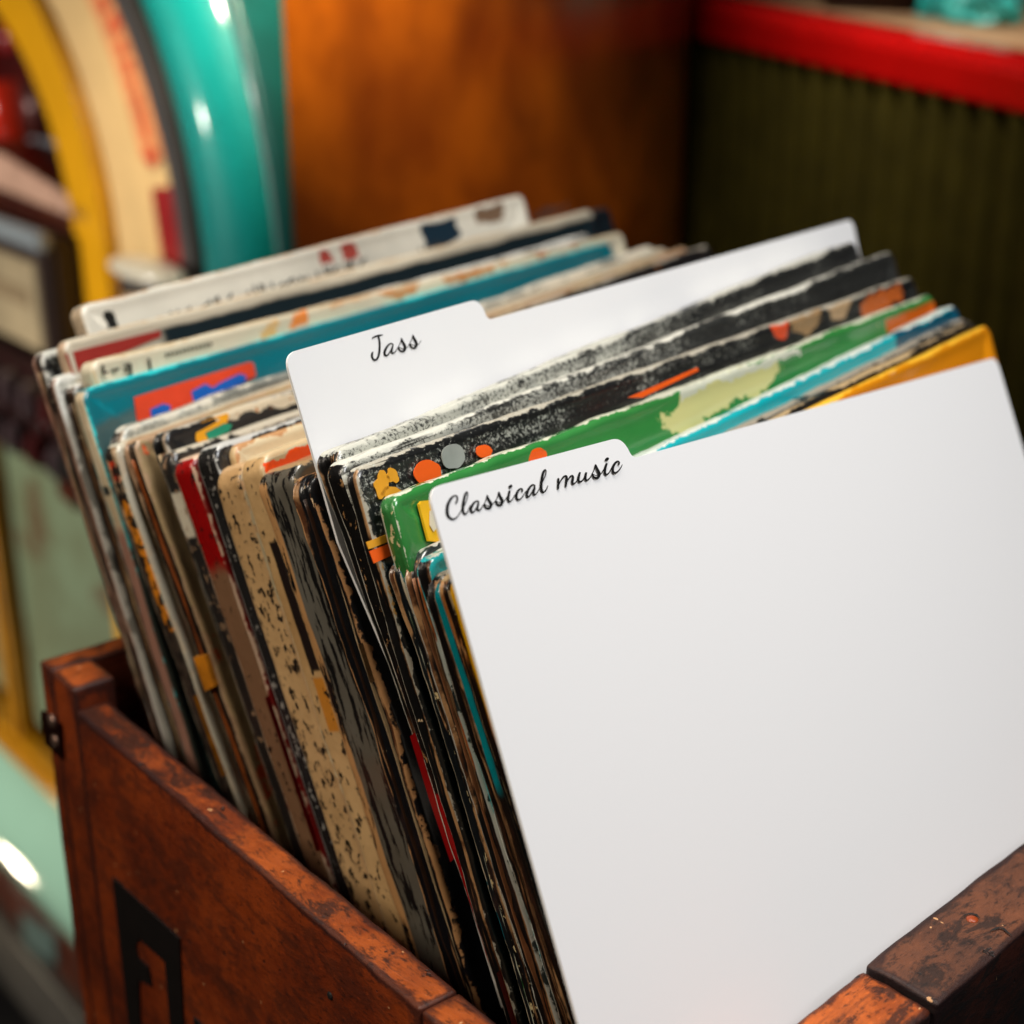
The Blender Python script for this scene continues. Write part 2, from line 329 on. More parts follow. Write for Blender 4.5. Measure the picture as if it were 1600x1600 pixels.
def sleeve_mesh(W, H, t, rc, style, seed, warp):
    """rounded card sleeve, local x along the top edge, y through it, z up from the top edge"""
    rng = random.Random(seed); pts = []           # outline (x, z, nx, nz)
    def seg(a, b, step, nrm):
        n = max(1, int((Vector(b) - Vector(a)).length / step))
        for i in range(n): q = Vector(a).lerp(Vector(b), i / n); pts.append((q.x, q.y, nrm[0], nrm[1]))
    def arc(cx, cz, r, a0, n):
        for i in range(n): a = math.radians(a0 - 90 * i / n); pts.append((cx + r * math.cos(a), cz + r * math.sin(a), math.cos(a), math.sin(a)))
    seg((0, -H + rc), (0, -rc), 0.0022, (-1, 0)); arc(rc, -rc, rc, 180, 9)
    seg((rc, 0), (W - rc, 0), 0.003, (0, 1)); arc(W - rc, -rc, rc, 90, 8)
    seg((W, -rc), (W, -H + rc), 0.02, (1, 0)); arc(W - rc, -H + rc, rc, 0, 2)
    seg((W - rc, -H), (rc, -H), 0.03, (0, -1)); arc(rc, -H + rc, rc, -90, 2)
    g = {'open': min(0.0036, t * 0.45), 'spine': 0.0}[style]
    b = min(0.0011, t * 0.22)
    ring = [(0.045, 0.0), (0.02, 0.0), (0.010, 0.0), (0.0065, 0.0001), (0.0045, 0.0002), (0.003, -0.0001), (0.002, -0.00025), (0.0011, -0.0002), (0.0004, b * .35), (0, b)]
    m = 7
    side = []
    ph = [rng.uniform(0.25, 1.0) for _ in range(m)]
    for i in range(m):
        y = b + (t - 2 * b) * (i + 1) / (m + 1); side.append((None, y, ph[i] if 0 < i < m - 1 else 0.7))
    prof = [(i, y, 0) for i, y in ring] + side + [(0, t - b, 0), (0.0004, t - b * .35, 0), (0.0011, t + .0001, 0), (0.004, t, 0), (0.02, t, 0), (0.045, t, 0)]
    bm = bmesh.new(); N = len(pts); rows = []
    for (ins, y, gd) in prof:
        row = []
        for (x, z, nx, nz) in pts:
            dent = fbm(Vector((x, 0, z)), 42, seed) * 0.00042 * warp + fbm(Vector((x, y * 3, z)), 190, seed + 3) * 0.0002 * warp
            if ins is None:
                gm = max(0.0, -nx) ** 2 * g + max(0.0, nz) ** 2 * g * 0.22
                w = gd * (0.8 + 0.5 * fbm(Vector((x, y * 90, z)), 30, seed + 5))
                i_ = gm * w
            else: i_ = ins
            px = x - nx * (i_ + dent); pz = z - nz * (i_ + dent)
            if ins is not None and ins > rc * 0.5:
                px = min(max(x, ins), W - ins); pz = min(max(z, -H + ins), -ins)
            far = min(1.0, max(0.0, 1 - (ins or 0) / 0.045))
            dy = fbm(Vector((px, 0, pz)), 12, seed + 9) * 0.0006 * warp + fbm(Vector((px, 0, pz)), 60, seed + 12) * 0.0003 * warp * far
            # a corner that has been knocked
            kc = math.exp(-(((px) / 0.02) ** 2 + ((pz) / 0.02) ** 2)); dy += kc * math.sin(seed * 1.7) * 0.0009 * warp
            row.append(bm.verts.new((px, y + dy, pz)))
        rows.append(row)
    edge_from = len(ring) - 2
    for r in range(len(rows) - 1):
        for i in range(N):
            a, b_, c, d = rows[r][i], rows[r][(i + 1) % N], rows[r + 1][(i + 1) % N], rows[r + 1][i]
            try: f = bm.faces.new((a, d, c, b_))
            except ValueError: continue
            nx = pts[i][2]
            f.material_index = 1 if (edge_from <= r < edge_from + m + 2 and nx < -0.6) else 0
    bm.faces.new(rows[0]); bm.faces.new(list(reversed(rows[-1])))
    bmesh.ops.recalc_face_normals(bm, faces=bm.faces[:])
    return bm

SLEEVES = {}
def sleeve_frame(tl, U, t, tr=None):
    P = UPL(tl[0], tl[1], VU * U + Vector((0, 0, CZ)), VU)
    A = 50 + (U - 0.26) / 0.22 * 4.5
    x = az(A); q = Vector((-x.y, x.x, 0)); L = math.radians(LEAN - 3.2 * min(1, max(0, (U - .40) / .03)))
    z = Vector((0, 0, 1)) * math.cos(L) + q * math.sin(L); y = z.cross(x)
    O = P - y * t
    if tr:
        R = UPL(tr[0], tr[1], O, y); x = (R - O).normalized(); z = x.cross(y)
        return frame(O, x, y, z), O, x, y, z, (R - O).length
    return frame(O, x, y, z), O, x, y, z, None
def loc(M, px, py, off=0.0):                  # a spot on the front of a sleeve, in its own axes
    O = M.translation; y = Vector((M[0][1], M[1][1], M[2][1])); P = UPL(px, py, O - y * off, y); l = M.inverted() @ P
    return l.x, l.z
def E_(M, p, rx, rz, col, rag=0.3): x, z = loc(M, *p); return ('e', x, z, rx, rz, col, rag)
def B_(M, p0, p1, col, rag=0.2):
    a, b = loc(M, *p0), loc(M, *p1); return ('r', (a[0] + b[0]) / 2, (a[1] + b[1]) / 2, abs(a[0] - b[0]) / 2, abs(a[1] - b[1]) / 2, col, rag)

def sleeve(key, tl, U, t, label, cover, edge, W=0.315, rc=0.004, style='open', warp=1.0, papers=2, tr=None):
    M, O, x, y, z, W2 = sleeve_frame(tl, U, t, tr); W = W2 or W
    H = (O.z - z_fl) / z.z - 0.002
    seed = sum(ord(c) for c in key) * 3 % 97
    cm = cover(M, seed, W) ; em = edge(M, seed)
    o = bm_obj('record_sleeve', sleeve_mesh(W, H, t, rc, style, seed, warp), [cm, em], None, True, M)
    thing(o, label, 'record sleeve', 'record sleeves leaning in the crate')
    if style == 'open' and t > 0.0045:
        for j in range(papers):
            yy = t * (0.32 + 0.36 * j + 0.06 * math.sin(seed + j)); bm = bmesh.new(); vs = []
            nseg = 60
            for i in range(nseg + 1):
                zz = -0.006 - (H - 0.01) * i / nseg; w = fbm(Vector((0, j, zz)), 45, seed + j) * 0.0007
                xl = 0.0002 + abs(fbm(Vector((0, j, zz)), 30, seed + 2)) * 0.0014
                th = 0.00014
                vs.append([bm.verts.new((xl, yy + w - th, zz)), bm.verts.new((xl - .0002, yy + w, zz)), bm.verts.new((xl, yy + w + th, zz)), bm.verts.new((0.02, yy + w + th, zz)), bm.verts.new((0.02, yy + w - th, zz))])
            for a, b in zip(vs, vs[1:]):
                for q in range(5): bm.faces.new((a[q], b[q], b[(q + 1) % 5], a[(q + 1) % 5]))
            bm.faces.new(vs[0]); bm.faces.new(list(reversed(vs[-1]))); bmesh.ops.recalc_face_normals(bm, faces=bm.faces[:])
            p = bm_obj('inner_sleeve', bm, M_paper[(seed + j) % len(M_paper)], o); p.matrix_parent_inverse = Matrix.Identity(4)
    SLEEVES[key] = (o, M, H, t)
    return o, M
M_paper = [plain('brown_inner_paper', C(150, 98, 62), .5, scale=120, var=.25), plain('cream_inner_paper', C(196, 168, 128), .5, scale=120, var=.2), plain('dark_inner_paper', C(60, 38, 26), .4, scale=120, var=.25), plain('orange_inner_paper', C(176, 92, 36), .45, scale=120, var=.25)]

def decal(name, o, pts, mat, off=0.00035, th=0.0004):
    """a flat label glued on the front of a sleeve; pts in the sleeve's own x,z"""
    bm = bmesh.new(); f = bm.faces.new([bm.verts.new((x, -off, z)) for x, z in pts])
    r = bmesh.ops.extrude_face_region(bm, geom=[f]); bmesh.ops.translate(bm, verts=[g for g in r['geom'] if isinstance(g, bmesh.types.BMVert)], vec=(0, -th, 0))
    bmesh.ops.recalc_face_normals(bm, faces=bm.faces[:])
    d = bm_obj(name, bm, mat, o, False); d.matrix_parent_inverse = Matrix.Identity(4); return d
def rrect(x0, z0, x1, z1, r, n=5):
    out = []
    for cx, cz, a0 in ((x1 - r, z1 - r, 0), (x0 + r, z1 - r, 90), (x0 + r, z0 + r, 180), (x1 - r, z0 + r, 270)):
        for i in range(n + 1): a = math.radians(a0 + 90 * i / n); out.append((cx + r * math.cos(a), cz + r * math.sin(a)))
    return out
def ell(cx, cz, rx, rz, n=28): return [(cx + rx * math.cos(2 * math.pi * i / n), cz + rz * math.sin(2 * math.pi * i / n)) for i in range(n)]
def pxpts(M, pts): return [loc(M, *p) for p in pts]

def ribbon(bm, pts, to3, closed=False, sub=6):
    """brush stroke with a width at every point; to3(x, y) gives the point on the surface"""
    P = [Vector((a, b, c)) for a, b, c in pts]; S = []
    for i in range(len(P) - 1):
        p0, p1, p2, p3 = P[max(i - 1, 0)], P[i], P[i + 1], P[min(i + 2, len(P) - 1)]
        for j in range(sub):
            t = j / sub; S.append(0.5 * ((2 * p1) + (p2 - p0) * t + (2 * p0 - 5 * p1 + 4 * p2 - p3) * t * t + (3 * p1 - p0 - 3 * p2 + p3) * t ** 3))
    S.append(P[-1]); prev = None
    def cap(c, d, w, sgn):
        prev_ring = []
        for i in range(9):
            a = math.pi * i / 8 - math.pi / 2; dx, dy = d; v = (math.cos(a) * dx * sgn - math.sin(a) * dy, math.cos(a) * dy * sgn + math.sin(a) * dx)
            prev_ring.append(bm.verts.new(to3(c.x + v[0] * w, c.y + v[1] * w)))
        bm.faces.new(prev_ring)
    for i, s in enumerate(S):
        a, b = S[max(i - 1, 0)], S[min(i + 1, len(S) - 1)]; dx, dy = b.x - a.x, b.y - a.y; l = math.hypot(dx, dy) or 1; dx /= l; dy /= l
        w = max(s.z, 2) / 2; L = bm.verts.new(to3(s.x - dy * w, s.y + dx * w)); R = bm.verts.new(to3(s.x + dy * w, s.y - dx * w))
        if prev: bm.faces.new((prev[0], L, R, prev[1]))
        prev = (L, R)
        if i == 0: cap(s, (dx, dy), w, -1)
        if i == len(S) - 1: cap(s, (dx, dy), w, 1)
# --- helpers for the cover and edge styles
def Z_(M, p0, p1, z0, z1, col, rag=.3):      # patch between two places along the top edge, z0..z1 below it
    a, b = loc(M, *p0)[0], loc(M, *p1)[0]; return ('r', (a + b) / 2, (z0 + z1) / 2, abs(b - a) / 2, abs(z1 - z0) / 2, col, rag)
def cov(base, **kw):
    def f(M, seed, W):
        p = kw.get('pt'); q = {a: b for a, b in kw.items() if a not in ('pt', 'W')}
        return cover_mat('printed_cover', base, seed=seed * 1.37, patches=p(M) if p else (), W=W, **q)
    return f
def opn(t, **kw): return lambda M, s: open_edge_mat('card_edges', t, seed=s * .77, **kw)
def spn(base, **kw): return lambda M, s: spine_mat('worn_spine', base, seed=s * .77, **kw)
CREAM = C(206, 194, 164); WHITE = C(214, 212, 202); TEAL = C(2, 112, 124); GREEN = C(58, 132, 66); CYAN = C(14, 160, 170); ORANGE = C(246, 92, 20); OCHRE = C(222, 150, 34); GREY = C(150, 154, 146); RED = C(150, 14, 14); NEARBLACK = C(24, 24, 25)

# --- from the back of the crate to the front
o, M = sleeve('A', (106, 484), .479, .0070, 'cream sleeve printed with rows of dark lettering, rearmost and tallest in the crate',
    cov(C(218, 214, 200), wear=C(176, 150, 122), wear_w=.002, pt=lambda M: [B_(M, (655, 352), (720, 376), C(24, 44, 58), .6), B_(M, (496, 391), (520, 410), C(150, 64, 56), .8), B_(M, (532, 384), (562, 402), C(150, 64, 56), .8), B_(M, (164, 490), (186, 512), C(28, 28, 26), .5), B_(M, (126, 505), (144, 540), C(90, 84, 74), .5), B_(M, (740, 330), (790, 346), C(120, 96, 76), .9)]),
    spn(C(196, 176, 150)), tr=(816, 302), style='spine')
M_print = plain('faded_black_print', C(48, 48, 46), .6)
rng = random.Random(8); bm = bmesh.new()
def up_to(M, off): return lambda x, z: (x, -off, z)
for (xa, xb, zz, hh) in [(.022, .066, -.012, .006), (.074, .105, -.012, .007), (.112, .123, -.012, .006), (.129, .140, -.012, .007), (.176, .196, -.013, .005), (.262, .290, -.011, .005)]:
    x = xa
    while x < xb:
        w = rng.uniform(.0022, .0042); k = rng.randint(0, 2); z0 = zz - hh / 2; z1 = zz + hh / 2 * rng.uniform(.3, 1)
        pts = [(x, z0, .0011), (x + .0002, z1, .0011)] if k == 0 else ([(x, z1, .001), (x + w * .5, z0, .0012), (x + w, z1, .001)] if k == 1 else [(x + w, z1, .001), (x, zz, .0012), (x + w * .9, z0, .001)])
        ribbon(bm, [(a * 1e4, b * 1e4, c * 1e4) for a, b, c in pts], lambda a, b: (a / 1e4, -.0007, b / 1e4)); x += w + .0012
d = bm_obj('lettering', bm, M_print, o, False); d.matrix_parent_inverse = Matrix.Identity(4)
sleeve('A2', (98, 532), .4718, .0024, 'thin navy black sleeve between the rearmost cream sleeve and the one with a red band',
    cov(C(16, 26, 32), wear=C(60, 66, 66), wear_w=.002), opn(.0035, amount=.3), tr=(952, 323))
sleeve('B', (46, 556), .4685, .0054, 'black sleeve with a dusty silver top edge, leftmost in the back group',
    cov(NEARBLACK, wear=C(190, 188, 178), wear_w=.006, dust=.5), opn(.0054, dark=C(30, 24, 22), mid=C(120, 82, 66), light=C(170, 130, 110), amount=.7), style='open')
o, M = sleeve('C', (80, 538), .4625, .0048, 'cream sleeve with a flat dark red band below its top edge',
    cov(C(212, 202, 180), wear=C(186, 164, 134), wear_w=.002, pt=lambda M: [Z_(M, (250, 517), (960, 340), -.0042, -.08, C(16, 30, 36), .15)]), spn(C(196, 170, 144)), style='spine')
decal('red_band', o, pxpts(M, [(100, 553), (248, 516), (250, 526), (112, 585)]), plain('faded_red_print', C(150, 34, 26), .5))
sleeve('D', (65, 594), .457, .0044, 'silver grey sleeve with a chipped white corner behind the cream lettered sleeve',
    cov(C(150, 148, 140), wear=C(214, 212, 204), wear_w=.006, dust=.6), opn(.0044, dark=C(44, 34, 30), mid=C(130, 96, 80), light=C(176, 140, 120), amount=.8))
sleeve('E', (92, 606), .452, .0056, 'black sleeve with a frosted silver corner against the cream lettered sleeve',
    cov(C(48, 46, 44), wear=C(206, 206, 200), wear_w=.007, dust=.7), opn(.0056, amount=.45))
o, M = sleeve('F', (120, 570), .447, .0074, 'cream sleeve with small black letters and orange smudges along its top, behind the teal one',
    cov(C(216, 206, 180), wear=C(190, 170, 136), wear_w=.0025, pt=lambda M: [B_(M, (408, 508), (436, 524), C(206, 166, 110), 1.2), B_(M, (455, 494), (486, 508), C(222, 130, 60), 1.2), E_(M, (545, 468), .012, .003, C(200, 160, 120), 1.2), E_(M, (620, 448), .018, .003, C(196, 140, 92), 1.5), E_(M, (720, 420), .030, .003, C(190, 130, 80), 1.5), E_(M, (860, 386), .022, .003, C(176, 110, 70), 1.5)]),
    spn(C(206, 196, 170), amt=.66), style='spine', tr=(972, 362))
bm = bmesh.new()
def strokes(bm, M, lst, w): 
    for s in lst: ribbon(bm, [(x, y, w) for x, y in s], lambda a, b: (lambda l: (l[0], -.0006, l[1]))(loc(M, a, b)), sub=3)
strokes(bm, M, [[(159, 572), (160, 583)], [(160, 583), (166, 582)], [(173, 580), (183, 577)], [(194, 571), (202, 570), (200, 577), (194, 578)], [(202, 570), (203, 586), (199, 588)], [(231, 562), (233, 574)], [(234, 578), (234, 579)]], 4.2)
x = 258
while x < 332:
    y = 553 - (x - 258) * .25; strokes(bm, M, [[(x, y), (x + 1, y + 5)], [(x, y + 2.5), (x + 3.4, y + 1.2)]], 2.2); x += 6.2
d = bm_obj('lettering', bm, plain('black_print', C(24, 20, 16), .6), o, False); d.matrix_parent_inverse = Matrix.Identity(4)
o, M = sleeve('G', (110, 614), .4385, .0052, 'bright teal sleeve with an orange and blue label and a cream spine',
    cov(TEAL, wear=C(14, 186, 190), wear_w=.0016, base2=C(2, 100, 112), bump=.15, pt=lambda M: [B_(M, (136, 665), (420, 1300), C(66, 92, 92), .4), B_(M, (150, 880), (420, 1500), C(52, 58, 54), .6)]),
    spn(C(206, 190, 160), lower=(-.045, C(150, 110, 94)), amt=.68, patches=[(-.034, -.031, .001, .004, C(34, 40, 40))]), style='spine', W=.305)
lp = [(208, 621), (214, 619), (388, 566), (394, 568), (398, 588), (232, 668), (214, 664)]
lab = decal('cover_label', o, pxpts(M, lp), plain('orange_label_print', C(232, 72, 38), .4))
blue = plain('blue_label_print', C(18, 98, 190), .4)
for q in ([(232, 640), (252, 631), (264, 634), (262, 650), (236, 664)], [(296, 612), (318, 600), (330, 606), (342, 598), (372, 584), (383, 588), (380, 598), (318, 624), (300, 628)]):
    bm = bmesh.new(); bm.faces.new([bm.verts.new((a, -.0009, b)) for a, b in pxpts(M, q)]); d = bm_obj('blue_print', bm, blue, lab, False); d.matrix_parent_inverse = Matrix.Identity(4)
sleeve('H', (160, 677), .4215, .0060, 'dusty grey white sleeve with a rounded worn corner right in front of the teal one',
    cov(C(150, 152, 144), base2=C(110, 112, 106), wear=C(204, 196, 178), wear_w=.006, dust=.7, blotch=C(66, 66, 62), blotch_t=.62), opn(.006, mid=C(140, 110, 84), light=C(190, 166, 136), amount=.6), tr=(1024, 380), rc=.007, warp=1.3)
sleeve('I', (152, 702), .4145, .0060, 'sleeve with a pale chipped corner and an orange yellow stripe down its left edge',
    cov(C(196, 190, 170), wear=C(180, 166, 142), wear_w=.004, blotch=C(120, 76, 46), blotch_t=.58), spn(C(176, 152, 120), fleck=C(34, 28, 24), amt=.50, lower=(-.03, C(58, 48, 40)), patches=[(-.06, -.016, .0006, .0036, C(206, 124, 24)), (-.011, -.0045, .0004, .003, C(222, 66, 30))]), style='spine', tr=(1042, 384), warp=1.4)
sleeve('I2', (188, 692), .4075, .0061, 'sleeve with a torn red and white corner and a black open side',
    cov(C(176, 150, 110), wear=C(160, 130, 98), wear_w=.004, blotch=C(206, 84, 40), blotch_t=.56), opn(.0061, mid=C(140, 104, 76), light=C(190, 156, 124), amount=.35), tr=(1074, 383), warp=1.4)
o, M = sleeve('J', (228, 684), .4005, .0070, 'black sleeve with a white rim, brown flecks and a rounded yellow label',
    cov(C(26, 25, 26), wear=C(164, 156, 142), wear_w=.0026, speck=C(176, 112, 56), speck_amt=.64, pt=lambda M: [Z_(M, (330, 650), (520, 600), -.0, -.0045, C(196, 182, 156), .8)]), opn(.007, mid=C(120, 92, 70), light=C(186, 164, 136), amount=.4), tr=(1108, 380))
decal('cover_label', o, pxpts(M, [(304, 672), (306, 664), (316, 659), (352, 646), (356, 650), (352, 662), (322, 688), (308, 693), (304, 688)]), plain('yellow_label_print', C(226, 156, 24), .4))
bm = bmesh.new(); bm.faces.new([bm.verts.new((a, -.0009, b)) for a, b in pxpts(M, [(318, 677), (348, 662), (360, 664), (356, 674), (324, 690)])]); d = bm_obj('green_print', bm, plain('green_label_print', C(26, 132, 100), .4), o, False); d.matrix_parent_inverse = Matrix.Identity(4)
sleeve('K', (246, 712), .3925, .0065, 'dark sleeve with an off white sticker wrapped round its left edge beside the red one',
    cov(C(30, 28, 27), wear=C(176, 168, 150), wear_w=.004, blotch=C(196, 180, 150), blotch_t=.6), spn(C(34, 31, 30), fleck=C(150, 120, 92), amt=.62, patches=[(-.026, -.012, .0012, .0065, C(206, 198, 178))]), style='spine')
sleeve('L', (266, 722), .3850, .0092, 'sleeve with a glossy deep red spine cap above a stained brown spine',
    cov(C(130, 16, 16), wear=C(206, 176, 150), wear_w=.003, bump=.2), spn(C(150, 12, 12), rough=.25, amt=.60, lower=(-.034, C(122, 90, 66))), style='spine', rc=.005)
o, M = sleeve('M', (300, 707), .3745, .0090, 'glossy black sleeve with a silver corner next to the red spined one',
    cov(C(34, 35, 37), wear=C(180, 180, 176), wear_w=.003, rough=.2, speck=C(190, 190, 186), speck_amt=.7), spn(C(40, 40, 42), fleck=C(150, 146, 140), amt=.6, rough=.25), style='spine', rc=.005)
sleeve('N2', (352, 700), .3775 - .0105, .0030, 'thin cream sleeve with a rounded yellowed corner behind the flecked spine',
    cov(C(214, 200, 166), wear=C(176, 130, 84), wear_w=.004, speck=C(120, 86, 54), speck_amt=.7), spn(C(206, 180, 136)), style='spine')
sleeve('N', (326, 739), .3642, .0115, 'cream sleeve with a wide tan spine speckled with black chips',
    cov(C(208, 192, 156), wear=C(196, 160, 116), wear_w=.004, blotch=C(196, 150, 100), blotch_t=.62), spn(C(206, 170, 122), fleck=C(26, 19, 16), amt=.56), style='spine', rc=.006)
o, M = sleeve('O', (363, 722), .3518, .0098, 'cream sleeve with a ragged bright orange band and a dark patch on its spine',
    cov(C(214, 202, 170), wear=C(214, 190, 150), wear_w=.003, blotch=C(206, 170, 120), blotch_t=.66, pt=lambda M: [Z_(M, (382, 722), (560, 655), -.0012, -.0075, C(255, 84, 14), .8)]), spn(C(208, 172, 122), fleck=C(26, 19, 16), amt=.60, patches=[(-.062, -.024, .0015, .0055, C(30, 20, 18)), (-.080, -.064, .0015, .0058, C(196, 128, 44))]), style='spine', rc=.006)
sleeve('P', (396, 742), .3410, .0160, 'thick grey sleeve with scratched metallic sheen and a tan worn corner',
    cov(C(110, 110, 102), base2=C(64, 64, 60), wear=C(190, 156, 112), wear_w=.005, rough=.22, blotch=C(40, 40, 40), blotch_t=.56, metal=.25), spn(C(104, 101, 93), fleck=C(24, 23, 23), amt=.53, stretch=.10, rough=.2, patches=[(-.3, -.003, .0125, .0162, C(186, 140, 92))]), style='spine', rc=.006, warp=1.6)
sleeve('Q', (451, 750), .3232, .0085, 'navy black sleeve with a curled rusty corner and tan paint chips',
    cov(C(18, 20, 26), wear=C(190, 140, 92), wear_w=.006, blotch=C(196, 160, 112), blotch_t=.68), opn(.0085, dark=C(15, 16, 20), amount=.25), rc=.006, warp=2.2, papers=2)
sleeve('R', (489, 714), .3095, .0085, 'black sleeve dusted with white powder, right in front of the divider marked Jass',
    cov(C(34, 35, 35), wear=C(176, 174, 162), wear_w=.0025, dust=.95, speck=C(200, 116, 60), speck_amt=.74, W=.33), opn(.0085, amount=.35), tr=(1336, 373), warp=1.3)
sleeve('R2', (505, 730), .3010, .0062, 'thin dusty black sleeve with a dark red label on its spine, behind the painted spots',
    cov(C(44, 45, 44), wear=C(206, 204, 192), wear_w=.003, dust=.9), spn(C(22, 21, 21), fleck=C(150, 112, 72), amt=.62, rim=None, patches=[(-.135, -.088, .0006, .0056, C(140, 8, 12)), (-.30, -.137, .0002, .0022, C(206, 202, 198))], rough=.22), style='spine', tr=(1394, 391), warp=1.5)
o, M = sleeve('T', (529, 738), .2938, .0042, 'black sleeve with orange, grey and ochre painted spots and an orange stripe',
    cov(C(28, 29, 30), wear=C(170, 164, 148), wear_w=.0022, dust=.25, W=.33, pt=lambda M: [B_(M, (528, 752), (566, 796), C(150, 146, 132), .5), B_(M, (556, 800), (582, 850), C(38, 66, 76), .3), B_(M, (556, 890), (620, 960), C(176, 132, 70), .5),
        E_(M, (1212, 492), .006, .009, C(206, 72, 36), .4), E_(M, (1255, 482), .013, .008, C(150, 120, 84), 1.), E_(M, (1305, 462), .009, .008, C(176, 146, 110), .6), Z_(M, (1335, 446), (1400, 420), -.002, -.009, C(186, 92, 36), .8)]), opn(.0042, amount=.35), tr=(1428, 430), warp=1.2)
M_or = plain('orange_paint', C(244, 96, 22), .4); M_oc = plain('ochre_paint', C(226, 158, 40), .4); M_gr = plain('grey_paint', C(160, 164, 158), .45, var=.2)
def spot(M, o, cx, cy, rx, ry, mat, n=26, wob=.0, seed=1, name='paint_spot'):
    pts = []
    for i in range(n):
        a = 2 * math.pi * i / n; w = 1 + wob * noise.noise(Vector((math.cos(a) * 1.6 + seed, math.sin(a) * 1.6, seed * 3.3))); pts.append(loc(M, cx + rx * w * math.cos(a), cy + ry * w * math.sin(a)))
    return decal(name, o, pts, mat, off=.0008, th=.00025)
spot(M, o, 664, 740, 22, 20, M_or, wob=.1); spot(M, o, 704, 714, 19, 20, M_gr, wob=.12, seed=2); spot(M, o, 752, 706, 13, 10, M_or, wob=.2, seed=3)
spot(M, o, 594, 756, 12, 19, M_oc, wob=.6, seed=4); spot(M, o, 609, 744, 9, 13, M_oc, wob=.6, seed=5); spot(M, o, 608, 770, 18, 9, M_oc, wob=.5, seed=6)
st1 = decal('painted_stripe', o, pxpts(M, [(568, 848), (606, 833), (608, 845), (572, 859)]), M_oc, off=.0008, th=.00025); decal('painted_stripe', o, pxpts(M, [(573, 862), (609, 848), (613, 866), (580, 881)]), M_or, off=.0008, th=.00025)
o, M = sleeve('U', (583, 781), .2840, .0055, 'glossy green sleeve with a pale chipped rim, the only green one',
    cov(GREEN, base2=C(40, 116, 52), wear=C(206, 208, 186), wear_w=.0017, rough=.22, coat=.8, bump=.18, speck=C(206, 196, 130), speck_amt=.72, W=.315, pt=lambda M: [E_(M, (1130, 605), .035, .006, C(196, 192, 130), 1.5), Z_(M, (1380, 490), (1455, 452), -.003, -.016, C(196, 92, 22), .4), E_(M, (842, 718), .004, .003, ORANGE, .2), Z_(M, (1050, 580), (1240, 512), 0, -.003, C(196, 198, 180), .8)]), spn(C(52, 120, 60), fleck=C(206, 186, 140), amt=.58, rough=.25, lower=(-.034, C(20, 18, 16))), style='spine', tr=(1456, 458), warp=1.8)
lb = decal('cover_label', o, pxpts(M, [(649, 789), (653, 784), (672, 782), (705, 770), (712, 800), (690, 850), (664, 846)]), plain('yellow_gloss_label', C(240, 184, 26), .25, coat=.6), off=.0006, th=.0008)
decal('label_print', lb, pxpts(M, [(664, 800), (676, 795), (686, 812), (670, 832), (664, 822)]), plain('cream_print', C(216, 206, 180), .4), off=.0016, th=.0002)
decal('painted_strip', o, pxpts(M, [(978, 622), (1086, 575), (1088, 580), (1000, 622)]), M_or, off=.0006, th=.0003)
sleeve('V', (605, 884), .2785, .0045, 'short turquoise black sleeve low behind the silver rimmed one',
    cov(C(30, 110, 124), wear=C(190, 176, 150), wear_w=.004, rough=.2), opn(.0045, dark=C(18, 22, 26), amount=.3), W=.308, warp=1.6)
sleeve('W', (621, 870), .2738, .0055, 'black sleeve with a thick shiny silver rim below the green one',
    cov(C(52, 60, 60), wear=C(190, 190, 180), wear_w=.004, rough=.16, coat=.9, metal=.2), opn(.0055, amount=.4), W=.307, rc=.009, warp=1.8)
sleeve('X', (640, 879), .2680, .0052, 'bright cyan sleeve with white scuffs along its top edge',
    cov(CYAN, base2=C(40, 172, 178), wear=C(206, 214, 206), wear_w=.0018, rough=.2, coat=.8, W=.305, pt=lambda M: [Z_(M, (1400, 530), (1560, 470), 0, -.02, C(6, 80, 104), .6)]), opn(.0052, amount=.45), tr=(1494, 474), warp=1.4)
sleeve('Y', (651, 910), .2622, .0042, 'dark sleeve with brown layered card edges, squeezed beside the turquoise spine',
    cov(C(30, 29, 28), wear=C(150, 140, 124), wear_w=.003, rough=.2), opn(.0042, amount=.5, dark=C(14, 10, 8)), tr=(1514, 492), rc=.006, warp=1.6)
sleeve('AA', (668, 915), .2578, .0024, 'thin sleeve with a plain turquoise spine near the front of the row',
    cov(C(24, 30, 32), wear=C(60, 60, 58), wear_w=.0015, rough=.25), spn(C(6, 134, 146), amt=.74, lower=(-.05, C(26, 20, 16)), rough=.25), tr=(1516, 498), style='spine', warp=1.2)
sleeve('BB', (680, 909), .2552, .0036, 'sleeve with brown and orange paper layers spreading from its left side',
    cov(C(30, 28, 26), wear=C(176, 150, 110), wear_w=.002, rough=.25), opn(.0036, dark=C(24, 13, 7), mid=C(150, 86, 34), light=C(200, 150, 100), amount=.75), tr=(1522, 500), warp=1.4)
sleeve('CC', (692, 907), .2514, .0026, 'yellow and amber sleeve with a pale green field, frontmost record in the crate',
    cov(C(206, 130, 14), base2=C(196, 116, 8), wear=C(236, 180, 40), wear_w=.002, rough=.3, bump=.15, pt=lambda M: [B_(M, (900, 900), (1372, 560), C(150, 186, 166), .2), E_(M, (1450, 590), .06, .05, C(206, 128, 10), .2)]), spn(C(236, 176, 10), amt=.76, rough=.3, lower=(-.055, C(120, 72, 30))), tr=(1545, 506), style='spine', warp=.8)

